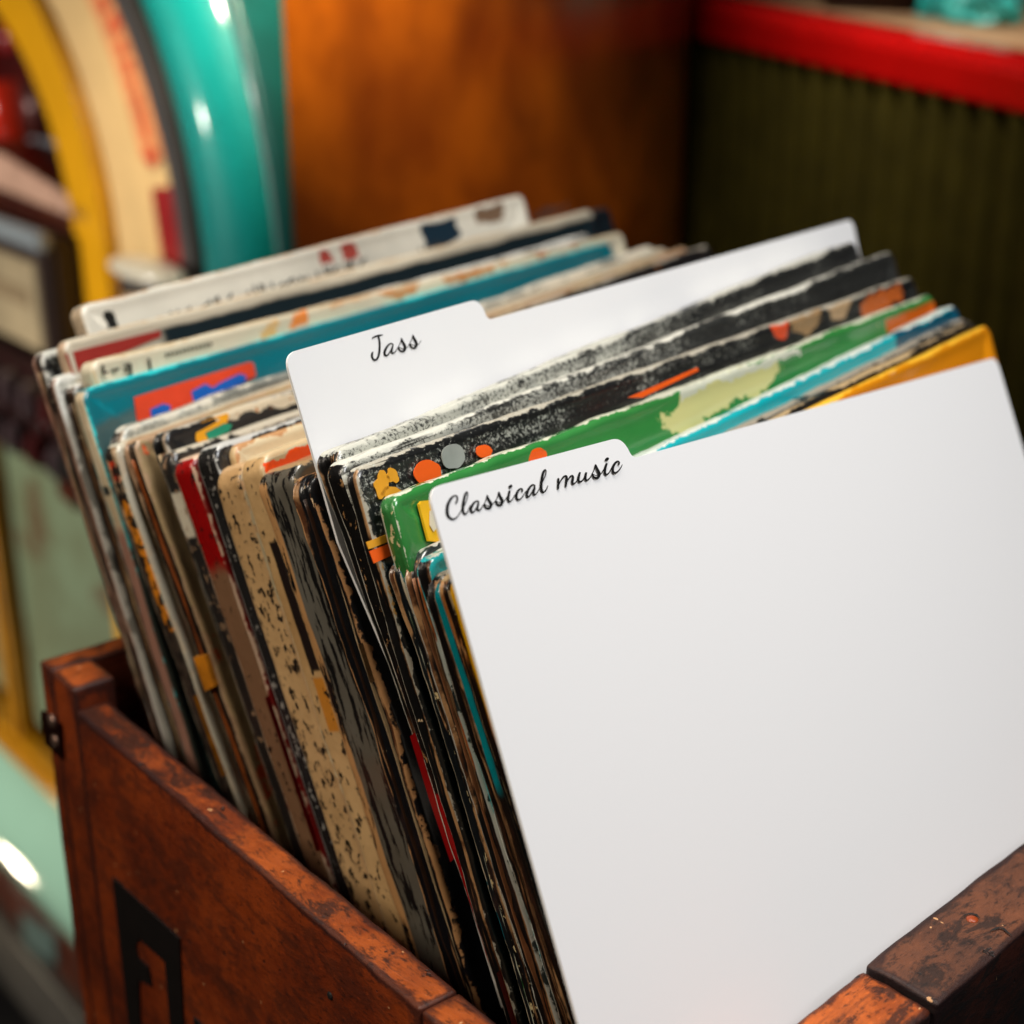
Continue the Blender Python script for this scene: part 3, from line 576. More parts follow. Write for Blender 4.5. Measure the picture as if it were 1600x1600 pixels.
def side_label(name, pts, mat, key=None, th=.0005):
    """a sticker on the left edge of whichever sleeve shows there"""
    o = None
    if key: o = SLEEVES[key][0]
    else:
        bpy.context.view_layer.update(); dg = bpy.context.evaluated_depsgraph_get()
        cx, cy = sum(p[0] for p in pts) / len(pts), sum(p[1] for p in pts) / len(pts)
        for dx in (0, 3, -3, 6, -6, 9, -9):
            hit = SC.ray_cast(dg, Vector((0, 0, CZ)), ray(cx + dx, cy).normalized())
            if hit[0]:
                h = bpy.data.objects[hit[4].name]; h = h.parent or h
                if h.name.startswith('record_sleeve'): o = h; break
    if o is None: return
    o, M, H, t = [v for v in SLEEVES.values() if v[0] is o][0]
    x = Vector((M[0][0], M[1][0], M[2][0])); L = [M.inverted() @ UPL(*p, M.translation - x * .0014, x) for p in pts]; bm = bmesh.new()
    if key:
        a, b = min(l.y for l in L), max(l.y for l in L)
        for l in L: l.y = t * (.44 + .54 * (l.y - a) / (b - a))
    f = bm.faces.new([bm.verts.new((-.0014, min(max(l.y, .0002), t - .0002), l.z)) for l in L])
    r = bmesh.ops.extrude_face_region(bm, geom=[f]); bmesh.ops.translate(bm, verts=[g for g in r['geom'] if isinstance(g, bmesh.types.BMVert)], vec=(th + .0012, 0, 0))
    bmesh.ops.recalc_face_normals(bm, faces=bm.faces[:]); d = bm_obj(name, bm, mat, o, False); d.matrix_parent_inverse = Matrix.Identity(4)
M_dred = plain('deep_red_label', C(140, 8, 12), .3, coat=.3, var=.06); M_wedge = plain('white_card_edge', C(200, 198, 192), .5); M_tanlab = plain('tan_torn_label', C(186, 142, 92), .5, scale=200, var=.25); M_amb = plain('amber_label', C(206, 128, 24), .45, scale=120, var=.2)
side_label('spine_label', [(612, 1152), (630, 1143), (655, 1230), (686, 1338), (672, 1346), (640, 1250)], M_dred, 'R')
side_label('card_edge', [(673, 1348), (683, 1344), (712, 1450), (742, 1563), (734, 1570), (705, 1470)], M_wedge, 'R')
side_label('spine_label', [(794, 1530), (806, 1524), (822, 1570), (832, 1612), (816, 1616), (800, 1570)], M_dred)
side_label('spine_label', [(432, 1092), (440, 1088), (470, 1190), (506, 1328), (496, 1332), (462, 1210)], M_dred)
side_label('spine_label', [(301, 1028), (324, 1024), (332, 1062), (340, 1072), (318, 1080)], M_amb)
side_label('spine_label', [(322, 1090), (344, 1086), (362, 1150), (372, 1212), (356, 1214), (338, 1150)], M_amb)
side_label('torn_label', [(574, 1012), (590, 1004), (598, 1030), (607, 1058), (598, 1066), (588, 1062)], M_tanlab)
# ------------------------------------------------------------------ white tab dividers
M_white = NT('white_card'); f = M_white.noise(300, 3, .6); M_white.bump(f, .04, .0004)
M_white = M_white.out(C(234, 234, 235), .5, spec=.3)
M_ink = plain('black_lettering_ink', C(6, 6, 6), .5)
def divider(label, TL, N, azd, lean, corners, bottom_z, W_to):
    """corners: outline points in photo pixels along the top; the plane stands in the crate"""
    P = UPL(*TL, VN * N + Vector((0, 0, CZ)), VN); d = az(azd); q = Vector((-d.y, d.x, 0)); L = math.radians(lean)
    z = Vector((0, 0, 1)) * math.cos(L) + q * math.sin(L); nb = z.cross(d)          # towards the back
    R = UPL(*W_to, P, nb); x = (R - P).normalized(); z = nb.cross(x) * -1; z = x.cross(nb)
    if z.z < 0: z = -z
    return frame(P, x, nb, z)
def round_poly(pts, rad, n=7):
    out = []
    for i, p in enumerate(pts):
        r = rad[i]
        if r <= 0: out.append(p); continue
        a, b = Vector(pts[i - 1]), Vector(pts[(i + 1) % len(pts)]); p = Vector(p)
        da, db = (a - p).normalized(), (b - p).normalized(); s, e = p + da * r, p + db * r
        for j in range(n + 1): t = j / n; q = s * (1 - t) ** 2 + p * 2 * t * (1 - t) + e * t * t; out.append((q.x, q.y))
    return out
def make_divider(label, M, tabpx, stepx, zbot, rad, taper=False):
    y = Vector((M[0][1], M[1][1], M[2][1])); inv = M.inverted()
    pts = []
    for p in tabpx: l = inv @ UPL(*p, M.translation, y); pts.append((l.x, l.z))
    W = pts[-1][0]; z = Vector((M[0][2], M[1][2], M[2][2])); H = (M.translation.z - zbot) / z.z
    poly = pts + ([(W - .02, -H), (.035, -H), (.0005, -.05)] if taper else [(W, -H), (0.0, -H)])
    poly = round_poly(poly, rad)
    bm = bmesh.new(); f = bm.faces.new([bm.verts.new((a, 0, b)) for a, b in poly])
    r = bmesh.ops.extrude_face_region(bm, geom=[f]); bmesh.ops.translate(bm, verts=[g for g in r['geom'] if isinstance(g, bmesh.types.BMVert)], vec=(0, .0008, 0))
    bmesh.ops.recalc_face_normals(bm, faces=bm.faces[:])
    o = bm_obj('divider_card', bm, M_white, None, False, M)
    return thing(o, label, 'divider card', 'white tab dividers between the records')
def lettering(o, M, groups):
    """groups: [(ox, oy, scale, [strokes])] measured on the photo, brushed on the card"""
    y = Vector((M[0][1], M[1][1], M[2][1])); inv = M.inverted(); bm = bmesh.new(); k = 0
    for ox, oy, s, strokes_ in groups:
        for st in strokes_:
            k += 1; off = .00012 + .000012 * k
            def to3(a, b): l = inv @ UPL(ox + a * s, oy + b * s, M.translation, y); return (l.x, -off, l.z)
            ribbon(bm, st, to3)
    d = bm_obj('lettering', bm, M_ink, o, False); d.matrix_parent_inverse = Matrix.Identity(4)
JASS = [[(275,395,10),(310,362,30),(390,332,38),(460,318,30),(505,308,8)], [(412,345,34),(432,450,42),(436,560,44),(425,690,44),(405,770,42),(370,822,40),(330,835,40),(290,800,44),(275,740,46),(283,690,40),(300,668,14)],
 [(712,545,22),(710,510,26),(672,490,26),(620,520,34),(570,590,46),(540,660,50),(542,720,48),(575,745,36),(620,710,28),(665,640,26),(700,570,34),(708,555,30)], [(705,560,30),(690,620,40),(685,670,44),(715,695,34),(760,660,22),(800,600,16),(840,540,12)],
 [(805,590,14),(850,510,14),(885,420,22),(888,390,30)], [(888,395,34),(910,450,46),(950,520,54),(965,580,56),(940,640,50),(890,655,36),(845,625,36),(825,580,36)], [(825,565,20),(870,588,14),(930,600,14),(980,590,12),(1020,560,14),(1050,510,14)],
 [(1045,510,14),(1085,440,14),(1120,350,22),(1128,325,30)], [(1128,330,34),(1150,385,46),(1185,450,54),(1200,510,56),(1175,570,50),(1128,588,36),(1085,560,36),(1065,515,36)], [(1060,490,18),(1110,520,14),(1170,530,12),(1225,518,14),(1265,480,14),(1290,430,12)]]
CL1 = [[(315,665,26),(335,625,30),(340,570,26),(310,545,22),(250,580,36),(195,680,48),(180,780,52),(195,860,48),(240,905,38),(290,910,28),(340,875,18),(390,800,16),(405,760,14)],
 [(405,770,16),(430,740,20),(470,650,16),(500,550,16),(495,490,20),(465,520,34),(440,620,40),(425,720,44),(432,800,42),(460,835,30),(500,800,18),(525,740,14),(540,700,12)],
 [(672,655,22),(668,635,22),(635,632,24),(590,670,36),(555,740,42),(555,795,40),(580,808,28),(615,775,22),(650,715,24),(668,670,26)], [(668,670,30),(655,720,36),(655,765,36),(685,775,26),(715,740,18),(745,690,14)],
 [(745,695,14),(775,640,14),(800,570,22),(805,550,28)], [(805,552,32),(825,605,38),(855,655,46),(865,690,46),(845,735,42),(805,745,32),(770,720,32),(758,690,30)], [(758,675,16),(800,700,12),(845,705,12),(890,680,14),(920,640,14)],
 [(920,645,14),(955,590,14),(980,520,22),(985,500,28)], [(985,500,32),(1005,555,38),(1030,605,46),(1040,640,46),(1020,685,42),(980,695,32),(950,670,32),(938,640,30)], [(938,630,16),(980,650,12),(1025,655,12),(1070,630,14),(1110,570,14)],
 [(1150,480,34),(1135,550,40),(1128,610,40),(1150,640,30),(1190,615,18),(1225,555,14),(1245,520,12)], [(1155,412,48),(1172,398,48)],
 [(1345,480,28),(1350,455,26),(1325,438,24),(1285,470,34),(1258,530,40),(1262,590,38),(1295,612,28),(1340,580,20),(1380,520,14),(1405,475,12)],
 [(1545,400,22),(1530,380,24),(1490,390,30),(1445,450,38),(1420,520,42),(1425,562,36),(1455,560,24),(1490,510,22),(1525,450,24),(1542,415,26)], [(1542,430,30),(1528,480,34),(1525,525,34),(1550,530,26),(1580,500,18),(1610,450,14)]]
CL2 = [[(205,690,16),(235,620,18),(275,540,16),(300,460,16),(290,418,20),(262,450,34),(240,540,38),(228,640,42),(232,710,42),(260,745,28),(300,715,18),(325,655,12)],
 [(480,555,34),(478,620,34),(476,690,34)], [(480,660,14),(510,590,18),(555,525,26),(590,510,30),(603,540,36),(595,600,36),(588,658,32)], [(590,630,14),(620,570,18),(660,515,26),(688,510,30),(695,545,36),(682,600,38),(700,625,28),(740,600,18),(770,540,14)],
 [(795,465,30),(778,520,36),(775,580,38),(805,595,28),(845,560,18),(880,490,20),(890,455,28),(878,510,36),(878,560,36),(905,570,26),(945,535,18),(975,480,14)],
 [(970,485,14),(1000,430,14),(1020,370,22),(1025,350,26)], [(1025,352,30),(1045,400,38),(1070,450,44),(1080,485,44),(1060,530,40),(1022,540,30),(990,515,30),(978,485,28)], [(978,480,16),(1020,500,12),(1065,500,12),(1105,480,14),(1140,420,14)],
 [(1185,335,32),(1165,400,38),(1160,460,38),(1185,490,28),(1225,460,18),(1255,400,14)], [(1183,272,44),(1200,258,44)],
 [(1365,340,26),(1370,310,24),(1345,295,24),(1305,330,34),(1275,395,40),(1282,450,36),(1315,465,28),(1360,435,20),(1400,380,14),(1415,345,10)]]
MJ = divider('', (444, 553), .1905, 51, 20.5, None, 0, (1332, 342))
oj = make_divider('white tab divider lettered Jass, standing in the middle of the row', MJ, [(444, 553), (750, 466), (762, 500), (1332, 342)], None, Zw(-.34), [.0045, .0045, .002, .0045, 0, 0, 0], True)
lettering(oj, MJ, [(560, 500, .075, JASS)])
MC = divider('', (668, 763), .186, 49, 26.5, None, 0, (1557, 558))
oc = make_divider('large white tab divider lettered Classical music, standing at the front of the row', MC, [(668, 763), (973, 682), (988, 716), (1557, 558)], None, Zw(-.30), [.0045, .0045, .002, .0045, 0, 0])
lettering(oc, MC, [(680, 720, .1, CL1), (820, 690, .10625, CL2)])

# ------------------------------------------------------------------ jukebox behind the crate
CJ = UPL(460, 370, FW * 1.1 + Vector((0, 0, CZ)), FW); CJ.z = 0
JF = az(129.5); JN = Vector((-JF.y, JF.x, 0)); JS = az(42); JSn = Vector((-JS.y, JS.x, 0))   # along the front, out of the front, along the side, into the side
Z0 = Zw(-.275)
def jp(a, z, off=0.0): return CJ + JF * a + JN * off + Vector((0, 0, Zw(z)))
AM = .62
juke = empty('jukebox', Matrix.Translation(jp(AM, -1.42)), 'big old jukebox with yellow, cream and teal arched front and burl wood side', 'jukebox')
M_yel = plain('yellow_plastic', C(206, 146, 4), .3, coat=.4, var=.05); M_crm = plain('cream_enamel', C(196, 164, 110), .45, var=.05); M_dkl = plain('dark_rubber_line', C(30, 26, 26), .5)
M_teal = plain('teal_glass_tube', C(0, 112, 110), .5, spec=.1, coat=.14, var=.08, scale=8); M_grv = plain('dark_green_groove', C(2, 14, 12), .7, spec=.1); M_tln = plain('teal_trim', C(2, 74, 70), .4, coat=.2)
def arch_pts(a0, R, z0=-.275, n=26, zl=-1.30, side=1):
    """one boundary of the arch: leg, rounded shoulder, flat crown and the mirrored leg (a, z)"""
    L = [(a0, zl + (z0 - zl) * i / 5) for i in range(5)]
    for i in range(n + 1):
        t = math.pi / 2 * i / n; L.append((a0 + R - R * math.cos(t), z0 + R * math.sin(t)))
    return L + [(2 * AM - a, z) for a, z in reversed(L)]
def band(name, bA, bB, front, depth, mat, bev=.004, arc=None):
    """solid strip between two boundaries; arc bulges it like a tube"""
    A, B = arch_pts(*bA), arch_pts(*bB); bm = bmesh.new(); rows = []; m = 14 if arc else 1
    for (a, b) in zip(A, B):
        row = [bm.verts.new(jp(a[0], a[1], front - depth))]
        for j in range(m + 1):
            t = j / m; bul = arc * math.sin(math.pi * t) if arc else 0
            tt = (1 - math.cos(math.pi * t)) / 2 if arc else t
            row.append(bm.verts.new(jp(a[0] + (b[0] - a[0]) * tt, a[1] + (b[1] - a[1]) * tt, front + bul)))
        row.append(bm.verts.new(jp(b[0], b[1], front - depth))); rows.append(row)
    for r, s in zip(rows, rows[1:]):
        for i in range(len(r) - 1): bm.faces.new((r[i], r[i + 1], s[i + 1], s[i]))
    bmesh.ops.recalc_face_normals(bm, faces=bm.faces[:])
    o = bm_obj(name, bm, mat, juke); 
    for p in o.data.polygons: p.use_smooth = bool(arc)
    return o
bY0, bY1, bC1, bD1, bT1, bG1, bO = (.362, .24), (.300, .30), (.172, .34), (.150, .36), (.038, .46), (.013, .50), (0.0, .55)
band('yellow_arch', bY0, bY1, .012, .05, M_yel)
band('cream_arch', (bY1[0] - .0005, bY1[1]), bC1, .0, .05, M_crm)
band('dark_line', (bC1[0] - .0005, bC1[1]), bD1, .004, .05, M_dkl)
band('teal_tube', (bD1[0] - .0005, bD1[1]), bT1, -.034, .05, M_teal, arc=.05)
band('groove', (bT1[0] - .0005, bT1[1]), bG1, -.022, .03, M_grv)
band('teal_trim', (bG1[0] - .0005, bG1[1]), bO, .004, .05, M_tln, arc=.006)
def jquad(name, a0, z0, a1, z1, off, th, mat, bev=.002, parent=None):
    bm = bmesh.new(); vs = [bm.verts.new(jp(a, z, o)) for o in (off - th, off) for a, z in ((a0, z0), (a1, z0), (a1, z1), (a0, z1))]
    for f in ((0, 1, 2, 3), (4, 5, 6, 7), (0, 1, 5, 4), (1, 2, 6, 5), (2, 3, 7, 6), (3, 0, 4, 7)): bm.faces.new([vs[i] for i in f])
    bmesh.ops.recalc_face_normals(bm, faces=bm.faces[:])
    if bev: bmesh.ops.bevel(bm, geom=bm.edges[:], offset=bev, segments=3, affect='EDGES')
    return bm_obj(name, bm, mat, parent or juke, False)
# orange printed strip, its worn marks and the red block on the cream leg
M_ostr = plain('faded_orange_strip', C(196, 128, 74), .5, var=.1); M_omark = plain('orange_mark', C(186, 68, 16), .5); M_redb = plain('deep_red_block', C(128, 4, 8), .35)
def strip_on_cream(name, f0, f1, z_from, z_to, off, mat, parent):
    A, B = arch_pts(bY1[0], bY1[1], n=60), arch_pts(bC1[0], bC1[1], n=60); bm = bmesh.new(); prev = None
    for a, b in list(zip(A, B))[:66]:
        if not (z_from <= a[1] <= z_to): continue
        q = [bm.verts.new(jp(a[0] + (b[0] - a[0]) * f, a[1] + (b[1] - a[1]) * f, off)) for f in (f0, f1)]
        if prev: bm.faces.new((prev[0], prev[1], q[1], q[0]))
        prev = q
    return bm_obj(name, bm, mat, parent, False)
cs = strip_on_cream('orange_strip', .62, .96, -.185, .08, .0012, M_ostr, juke)
rngm = random.Random(3)
for i, (px, py, r) in enumerate([(160, 6, .0075), (178, 38, .0085), (190, 74, .006), (199, 104, .0065), (205, 132, .005), (214, 158, .006), (221, 182, .006), (226, 205, .0055), (235, 244, .0095)]):
    P = UPL(px, py, jp(0, 0, .0024), JN); bm = bmesh.new(); vs = [bm.verts.new(P + JF * (r * 1.25 * math.cos(t)) + Vector((0, 0, r * math.sin(t)))) for t in [2 * math.pi * k / 12 for k in range(12)]]; bm.faces.new(vs)
    bm_obj('printed_mark', bm, M_omark, juke, False)
P0 = [UPL(x, y, jp(0, 0, .003), JN) for x, y in ((236, 294), (282, 290), (299, 425), (256, 425))]
bm = bmesh.new(); bm.faces.new([bm.verts.new(p) for p in P0]); bm_obj('red_block', bm, M_redb, juke, False)
# lower end of the legs: chrome bracket
def jbox_px(name, pts, off, th, mat, parent=None, bev=.002):
    """plate on the jukebox front with its outline measured on the photo"""
    P = [UPL(x, y, jp(0, 0, off), JN) for x, y in pts]; return poly_prism(name, P, -JN, th, mat, parent or juke, bev=bev)
M_chr = plain('polished_chrome', C(226, 218, 200), .16, 1.0); M_chb = plain('dark_bracket', C(40, 36, 38), .4)
bm = bmesh.new(); bmesh.ops.create_uvsphere(bm, u_segments=28, v_segments=16, radius=1)
Pc = UPL(228, 423, jp(0, 0, .03), JN); ct = (UPL(272, 436, jp(0, 0, .03), JN) - UPL(184, 410, jp(0, 0, .03), JN)).length
bmesh.ops.transform(bm, matrix=Matrix.Translation(Pc) @ frame(Vector(), -JF, JN, Vector((0, 0, 1))) @ Matrix.Diagonal((ct * .56, .02, .0095, 1)), verts=bm.verts)
bm_obj('chrome_bracket', bm, plain('satin_ivory_chrome', C(236, 228, 206), .3, 0.0, coat=.5), juke); jbox_px('bracket_base', [(184, 416), (268, 440), (262, 470), (186, 460)], .012, .02, M_chb)
# inside of the arch
M_in = plain('dark_red_recess', C(74, 10, 10), .35, var=.3, scale=14); M_rg = plain('red_lamp_tube', C(170, 28, 14), .3, coat=.5, emit=((.6, .03, .01, 1), .25)); M_gm = plain('grey_mechanism', C(128, 132, 138), .35, .3); M_mech = plain('dusky_mechanism', C(78, 34, 30), .4, .2)
jquad('recess_panel', .30, -.30, .94, .04, -.10, .02, M_in)
def jcyl(name, px, py0, py1, r, off, mat):
    A, B = UPL(px, py0, jp(0, 0, off), JN), UPL(px, py1, jp(0, 0, off), JN); bm = bmesh.new(); bmesh.ops.create_cone(bm, cap_ends=True, segments=24, radius1=r, radius2=r, depth=(A.z - B.z))
    bmesh.ops.translate(bm, verts=bm.verts, vec=(A + B) / 2); return bm_obj(name, bm, mat, juke)
jcyl('lamp_tube', 4, 128, 215, .016, -.05, M_rg); jcyl('mechanism_drum', 62, 128, 205, .018, -.07, M_mech); jcyl('lamp_tube', 22, 35, 80, .016, -.06, M_redb)
jbox_px('mechanism_plate', [(40, 214), (108, 224), (118, 262), (52, 250)], -.06, .01, M_gm)
M_ledge = wood('ledge_wood', C(140, 66, 20), C(110, 44, 12), C(84, 30, 8), rough=.22, seed=3.3)
# sloped ledge below the arch opening
bm = bmesh.new(); prof = [(-.09, -.185), (.0, -.232), (.010, -.244), (.010, -.40), (-.09, -.40)]
ra = [[bm.verts.new(jp(a, z, o)) for o, z in prof] for a in (.366, .874)]
for i in range(5): bm.faces.new((ra[0][i], ra[0][(i + 1) % 5], ra[1][(i + 1) % 5], ra[1][i]))
bm.faces.new(ra[0]); bm.faces.new(list(reversed(ra[1]))); bmesh.ops.recalc_face_normals(bm, faces=bm.faces[:]); bmesh.ops.bevel(bm, geom=bm.edges[:], offset=.006, segments=3, affect='EDGES'); bm_obj('ledge', bm, M_ledge, juke, False)
jbox_px('ledge_highlight', [(-60, 214), (0, 240), (136, 326), (136, 350), (0, 296), (-60, 272)], .012, .004, plain('pale_ledge_highlight', C(190, 152, 130), .2, coat=.6))  # pale plate that paints the highlight on the glossy ledge
# selector housing with a pale title window
M_hous = plain('dark_housing', C(34, 20, 18), .35); M_win = plain('aged_title_window', C(150, 134, 104), .4, var=.2, scale=9); M_sil = plain('brushed_silver_edge', C(176, 186, 190), .25, .6)
Q = [UPL(x, y, jp(0, 0, .04), JN) for x, y in ((0, 338), (74, 376), (76, 560), (0, 520))]
za, zb = Q[1].z - CZ, Q[2].z - CZ; aa = (Q[1] - CJ).dot(JF)
hs = jquad('selector_housing', aa, zb, aa + .42, za, .04, .05, M_hous, .006)
jquad('title_window', aa + .030, zb + .004, aa + .40, za - .026, .043, .006, M_win, .002, hs); jquad('silver_edge', aa + .004, za - .012, aa + .416, za + .006, .046, .012, M_sil, .003, hs)
M_smudge = plain('window_print', C(112, 94, 66), .5); jquad('window_print', aa + .05, (za + zb) / 2 - .012, aa + .2, (za + zb) / 2 + .004, .0442, .001, M_smudge, 0, hs)
# row of keys on the dark lower shelf
M_shelf = plain('maroon_key_shelf', C(40, 16, 15), .3, coat=.4, var=.3, scale=20)
R_ = [UPL(x, y, jp(0, 0, .06), JN) for x, y in ((112, 600), (112, 770))]
zk1, zk0 = R_[0].z - CZ, R_[1].z - CZ; ak = (R_[0] - CJ).dot(JF)
sh = jquad('key_shelf', ak, zk0, ak + .40, zk1 - .005, .06, .10, M_shelf, .008)
M_key = plain('worn_key_plastic', C(62, 48, 50), .3, coat=.5)
for r in range(2):
    for i in range(7):
        jquad('key', ak + .012 + i * .05, zk1 - .045 - r * .05, ak + .04 + i * .05, zk1 - .015 - r * .05, .078, .02, M_key if (i * 3 + r) % 4 else M_in, .005, sh)
jbox_px('wood_corner', [(84, 735), (118, 745), (118, 800), (90, 775)], .055, .02, M_ledge)
# lower front: sage panel, yellow frames and mint glass
def mottle(name, a, b, cc, rough):
    k = NT(name); n1 = k.noise(9, 4, .6); n2 = k.noise(14, 3, .55, loc=(3, 1, 2)); c = k.mix(k.step(n1, .35, .65), a, b); c = k.mix(k.math('MULTIPLY', k.step(n2, .56, .66), .7), c, cc); return k.out(c, rough, coat=.3)
M_sage = mottle('sage_panel', C(104, 118, 92), C(92, 98, 72), C(82, 54, 34), .4)
M_mint = plain('mint_glass', C(150, 190, 166), .12, coat=1.0, var=.04, scale=5); M_ylw = plain('yellow_frame', C(176, 118, 10), .35)
jquad('sage_panel', .365, -.88, .875, -.40, .002, .03, M_sage)
jquad('frame_upright', .640, -.90, .665, -.52, .03, .03, M_ylw, .006)
jquad('frame_rail', .36, -.925, .88, -.890, .04, .04, M_ylw, .01)
bm = bmesh.new(); rows = []
for i in range(13):
    t = i / 12; zz = -.925 - .186 * t; bul = .05 * math.sin(math.pi * t) ** .7 + .02
    rows.append([bm.verts.new(jp(.33 + .58 * j / 20, zz, bul * (1 - abs(j / 10 - 1) ** 6) + .002)) for j in range(21)])
for r, s in zip(rows, rows[1:]):
    for j in range(20): bm.faces.new((r[j], r[j + 1], s[j + 1], s[j]))
bmesh.ops.recalc_face_normals(bm, faces=bm.faces[:]); bm_obj('mint_glass', bm, M_mint, juke)
M_burl_d = wood('dark_ledge_wood', C(96, 36, 10), C(76, 26, 6), C(46, 16, 5), rough=.3, seed=5.5)
jquad('base_wood', 0.0, -1.25, 1.24, -1.112, .012, .05, M_ledge, .004); jquad('plinth', -.01, -1.36, 1.25, -1.25, .03, .05, plain('grey_kick_plate', C(92, 88, 82), .4, .5), .004)
lk = jbox_px('lock_plate', [(30, 1424), (84, 1462), (88, 1512), (40, 1478)], .016, .006, plain('grey_teal_plate', C(84, 104, 100), .35, .3))
# burl side panel, bowed towards the back of the cabinet
kb = NT('burl_wood'); n1 = kb.noise(5, 4, .55, dist=.4); n2 = kb.noise(40, 6, .65, dist=.6, mapping=(1, 1, .5)); n3 = kb.noise(10, 4, .55, loc=(4, 2, 1))
cb = kb.mix(kb.step(n1, .32, .70), C(96, 40, 6), C(170, 86, 12)); cb = kb.mix(kb.math('MULTIPLY', kb.step(n2, .45, .75), .55), cb, C(92, 34, 5)); cb = kb.mix(kb.math('MULTIPLY', kb.step(n3, .48, .70), .6), cb, C(66, 22, 4))
M_burl = kb.out(cb, .3, coat=.55, coat_r=.18)
bm = bmesh.new(); rows = []
for i in range(31):
    s = i / 30; b = .545 * s; inn = .11 * max(0, (s - .15) / .85) ** 2.2
    rows.append([bm.verts.new(CJ + JS * b + JSn * (inn + .0) + Vector((0, 0, Zw(z)))) for z in (-1.40, -.8, -.4, -.2, 0, .2, .45)])
for r, s in zip(rows, rows[1:]):
    for j in range(6): bm.faces.new((r[j], s[j], s[j + 1], r[j + 1]))
bmesh.ops.recalc_face_normals(bm, faces=bm.faces[:]); bm_obj('burl_side_panel', bm, M_burl, juke)
# solid body behind the front
bm = bmesh.new(); vs = []
for z in (-1.41, .42):
    for a, d in ((.16, -.05), (1.22, -.05), (1.22, -.44), (.16, -.44)): vs.append(bm.verts.new(jp(a, z, d)))
for f in ((0, 1, 2, 3), (4, 5, 6, 7), (0, 1, 5, 4), (1, 2, 6, 5), (2, 3, 7, 6), (3, 0, 4, 7)): bm.faces.new([vs[i] for i in f])
# open the arch in the body front
bmesh.ops.recalc_face_normals(bm, faces=bm.faces[:]); bm.faces.ensure_lookup_table()
ff = [f for f in bm.faces if f.normal.dot(JN) > .9]; bmesh.ops.delete(bm, geom=ff, context='FACES_ONLY')
bm_obj('cabinet_body', bm, M_burl_d, juke, False)

# ------------------------------------------------------------------ red rimmed cabinet on the right
def wp(x, y, d): return Vector((0, 0, CZ)) + ray(x, y) * d / FPX
T0, T1 = wp(1098, 2, 1.5), wp(1604, 101, 1.18); B0, B1 = wp(1104, 66, 1.5), wp(1604, 186, 1.18)
dirr = (T1 - T0); dh = Vector((dirr.x, dirr.y, 0)).normalized(); nout = Vector((dh.y, -dh.x, 0))
if nout.y > 0: nout = -nout
slope = dirr.z / Vector((dirr.x, dirr.y, 0)).length
cab = empty('red_rimmed_cabinet', Matrix.Translation(T0.lerp(T1, .5)), 'dark ribbed cabinet with a glossy red top rim on the right', 'cabinet')
def cpt(s, out, dz, ref=None): p = T0 + dh * s + nout * out; return Vector((p.x, p.y, T0.z + slope * s + dz))
LC = (Vector((dirr.x, dirr.y, 0))).length + .35
def sweep(name, prof, s0, s1, mat, parent, smooth=False, bev=0):
    bm = bmesh.new(); R = [[bm.verts.new(cpt(s, o, z)) for o, z in prof] for s in (s0, s1)]; n = len(prof)
    for i in range(n): bm.faces.new((R[0][i], R[0][(i + 1) % n], R[1][(i + 1) % n], R[1][i]))
    bm.faces.new(R[0]); bm.faces.new(list(reversed(R[1]))); bmesh.ops.recalc_face_normals(bm, faces=bm.faces[:])
    if bev: bmesh.ops.bevel(bm, geom=bm.edges[:], offset=bev, segments=3, affect='EDGES')
    return bm_obj(name, bm, mat, parent, smooth)
hr = (T0.z - B0.z)
M_rrim = plain('glossy_red_rim', C(142, 6, 5), .22, coat=.7, var=.05)
sweep('red_rim', [(0, -hr), (0, -.006), (-.010, .004), (-.045, .004), (-.045, -hr)], -.1, LC, M_rrim, cab, bev=.003)
sweep('table_top', [(-.0455, -.02), (-.0455, .002), (-.5, .002), (-.5, -.02)], -.1, LC, plain('tan_table_surface', C(150, 118, 86), .5, var=.15, scale=12), cab)
bm = bmesh.new(); rows = []; nr = 300
for i in range(nr + 1):
    s = -.1 + (LC + .1) * i / nr; rib = .019 * abs(math.sin(math.pi * s / .030)) ** .8; rows.append([bm.verts.new(cpt(s, -.02 + rib, -hr)), bm.verts.new(cpt(s, -.02 + rib, -1.2))])
for r, s in zip(rows, rows[1:]): bm.faces.new((r[0], s[0], s[1], r[1]))
bm_obj('ribbed_front', bm, plain('dark_olive_ribs', C(46, 40, 8), .9, var=.15, spec=.05), cab)
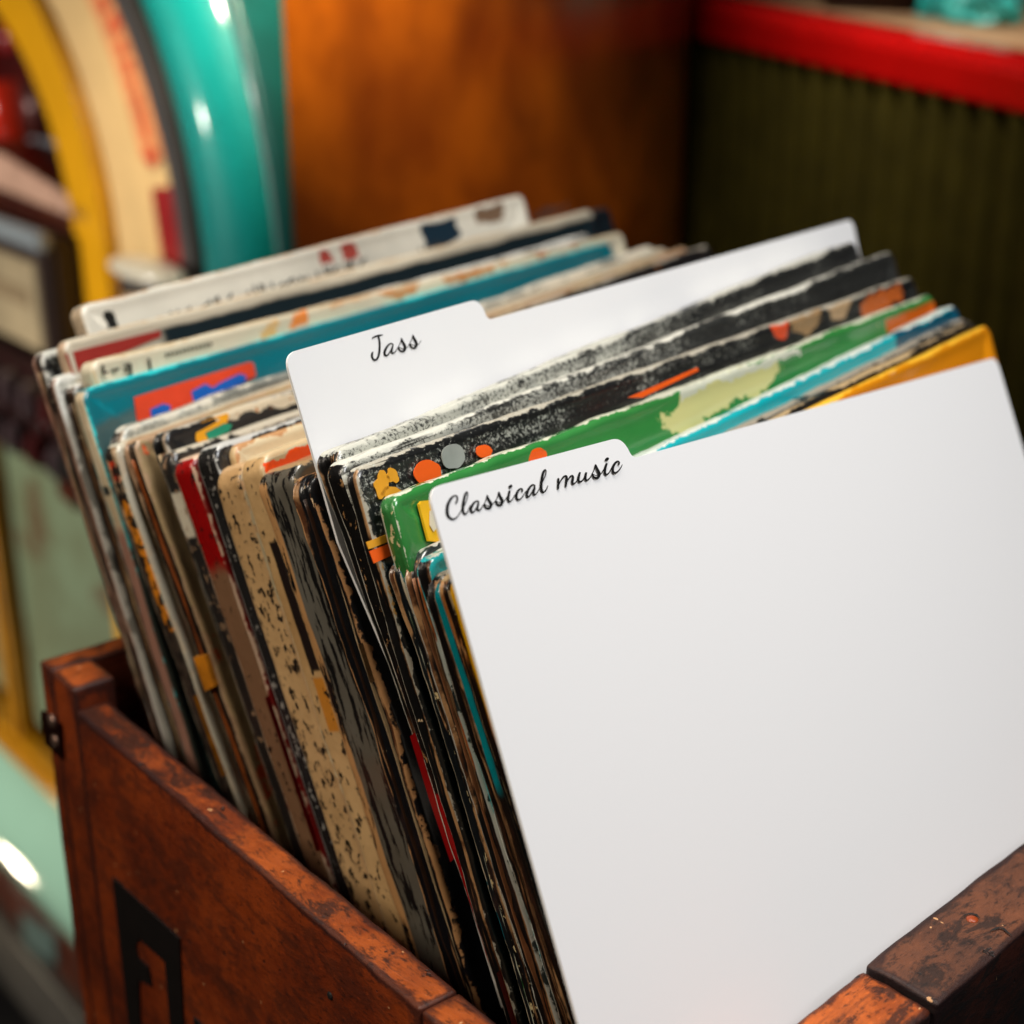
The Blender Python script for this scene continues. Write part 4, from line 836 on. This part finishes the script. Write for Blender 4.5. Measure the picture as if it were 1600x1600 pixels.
# things standing on it
pb = wp(1290, 30, 1.62); pe = wp(1432, 30, 1.53)
def box_on(name, label, cat, p, x, size, mat, bev=.004):
    y = Vector((-x.y, x.x, 0)); bm = bmesh.new(); bmesh.ops.create_cube(bm, size=1, matrix=frame(p, x, y, Vector((0, 0, 1))) @ Matrix.Translation((size[0] / 2, size[1] / 2, size[2] / 2)) @ Matrix.Diagonal((*size, 1)))
    bmesh.ops.bevel(bm, geom=bm.edges[:], offset=bev, segments=3, affect='EDGES'); return thing(bm_obj(name, bm, mat), label, cat)
def on_top(x, y): return UPL(x, y, cpt(0, 0, .0025), (dh + Vector((0, 0, slope))).cross(nout).normalized())
q0, q1 = on_top(1290, 14), on_top(1436, 22)
xx = (q1 - q0); xx.z = 0
box_on('wooden_box', 'dark reddish brown box standing on the red rimmed cabinet', 'box', q0 - Vector((0, 0, .004)), xx.normalized(), (xx.length, .12, .16), M_burl_d)
def crumpled(name, label, p, size, seed, mat):
    bm = bmesh.new(); bmesh.ops.create_icosphere(bm, subdivisions=4, radius=1)
    for v in bm.verts: v.co *= 1 + .45 * fbm(v.co, 1.6, seed) + .18 * fbm(v.co, 4.5, seed + 2); v.co = Vector((v.co.x * size[0], v.co.y * size[1], max(v.co.z, -.55) * size[2])) + p + Vector((0, 0, size[2] * .55))
    return thing(bm_obj(name, bm, mat, None, False), label, 'cloth')
M_turq = plain('turquoise_cloth', C(60, 190, 180), .45, var=.3, scale=16)
crumpled('folded_cloth', 'crumpled turquoise cloth lying on the tan top of the cabinet', on_top(1525, 34), (.036, .03, .026), 4, M_turq)
crumpled('folded_cloth', 'smaller darker turquoise cloth between the brown box and the pale one', on_top(1462, 26), (.018, .02, .022), 9, plain('deep_turquoise_cloth', C(10, 140, 134), .5, var=.3, scale=16))

# ------------------------------------------------------------------ setting
def sheet(name, pts, mat):
    bm = bmesh.new(); bm.faces.new([bm.verts.new(p) for p in pts]); return struct(bm_obj(name, bm, mat, None, False))
M_floor = plain('dark_floor', C(22, 18, 18), .6)
zf = Zw(-1.42)
sheet('floor', [(-6, -3, zf), (6, -3, zf), (6, 7, zf), (-6, 7, zf)], M_floor)
sheet('back_wall', [(-6, 3.6, zf), (6, 3.6, zf), (6, 3.6, zf + 4), (-6, 3.6, zf + 4)], plain('dim_brown_wall', C(48, 24, 16), .7))
tt = box_on('table', 'dark table top carrying the crate', 'table', VN * (n_out + .02) + VU * .17 + Vector((0, 0, -.032)), VN, (.34, .36, .03), plain('black_table_top', C(14, 12, 12), .5))
del tt['category']; del tt['label']; tt.name = 'table_top'; struct(tt)
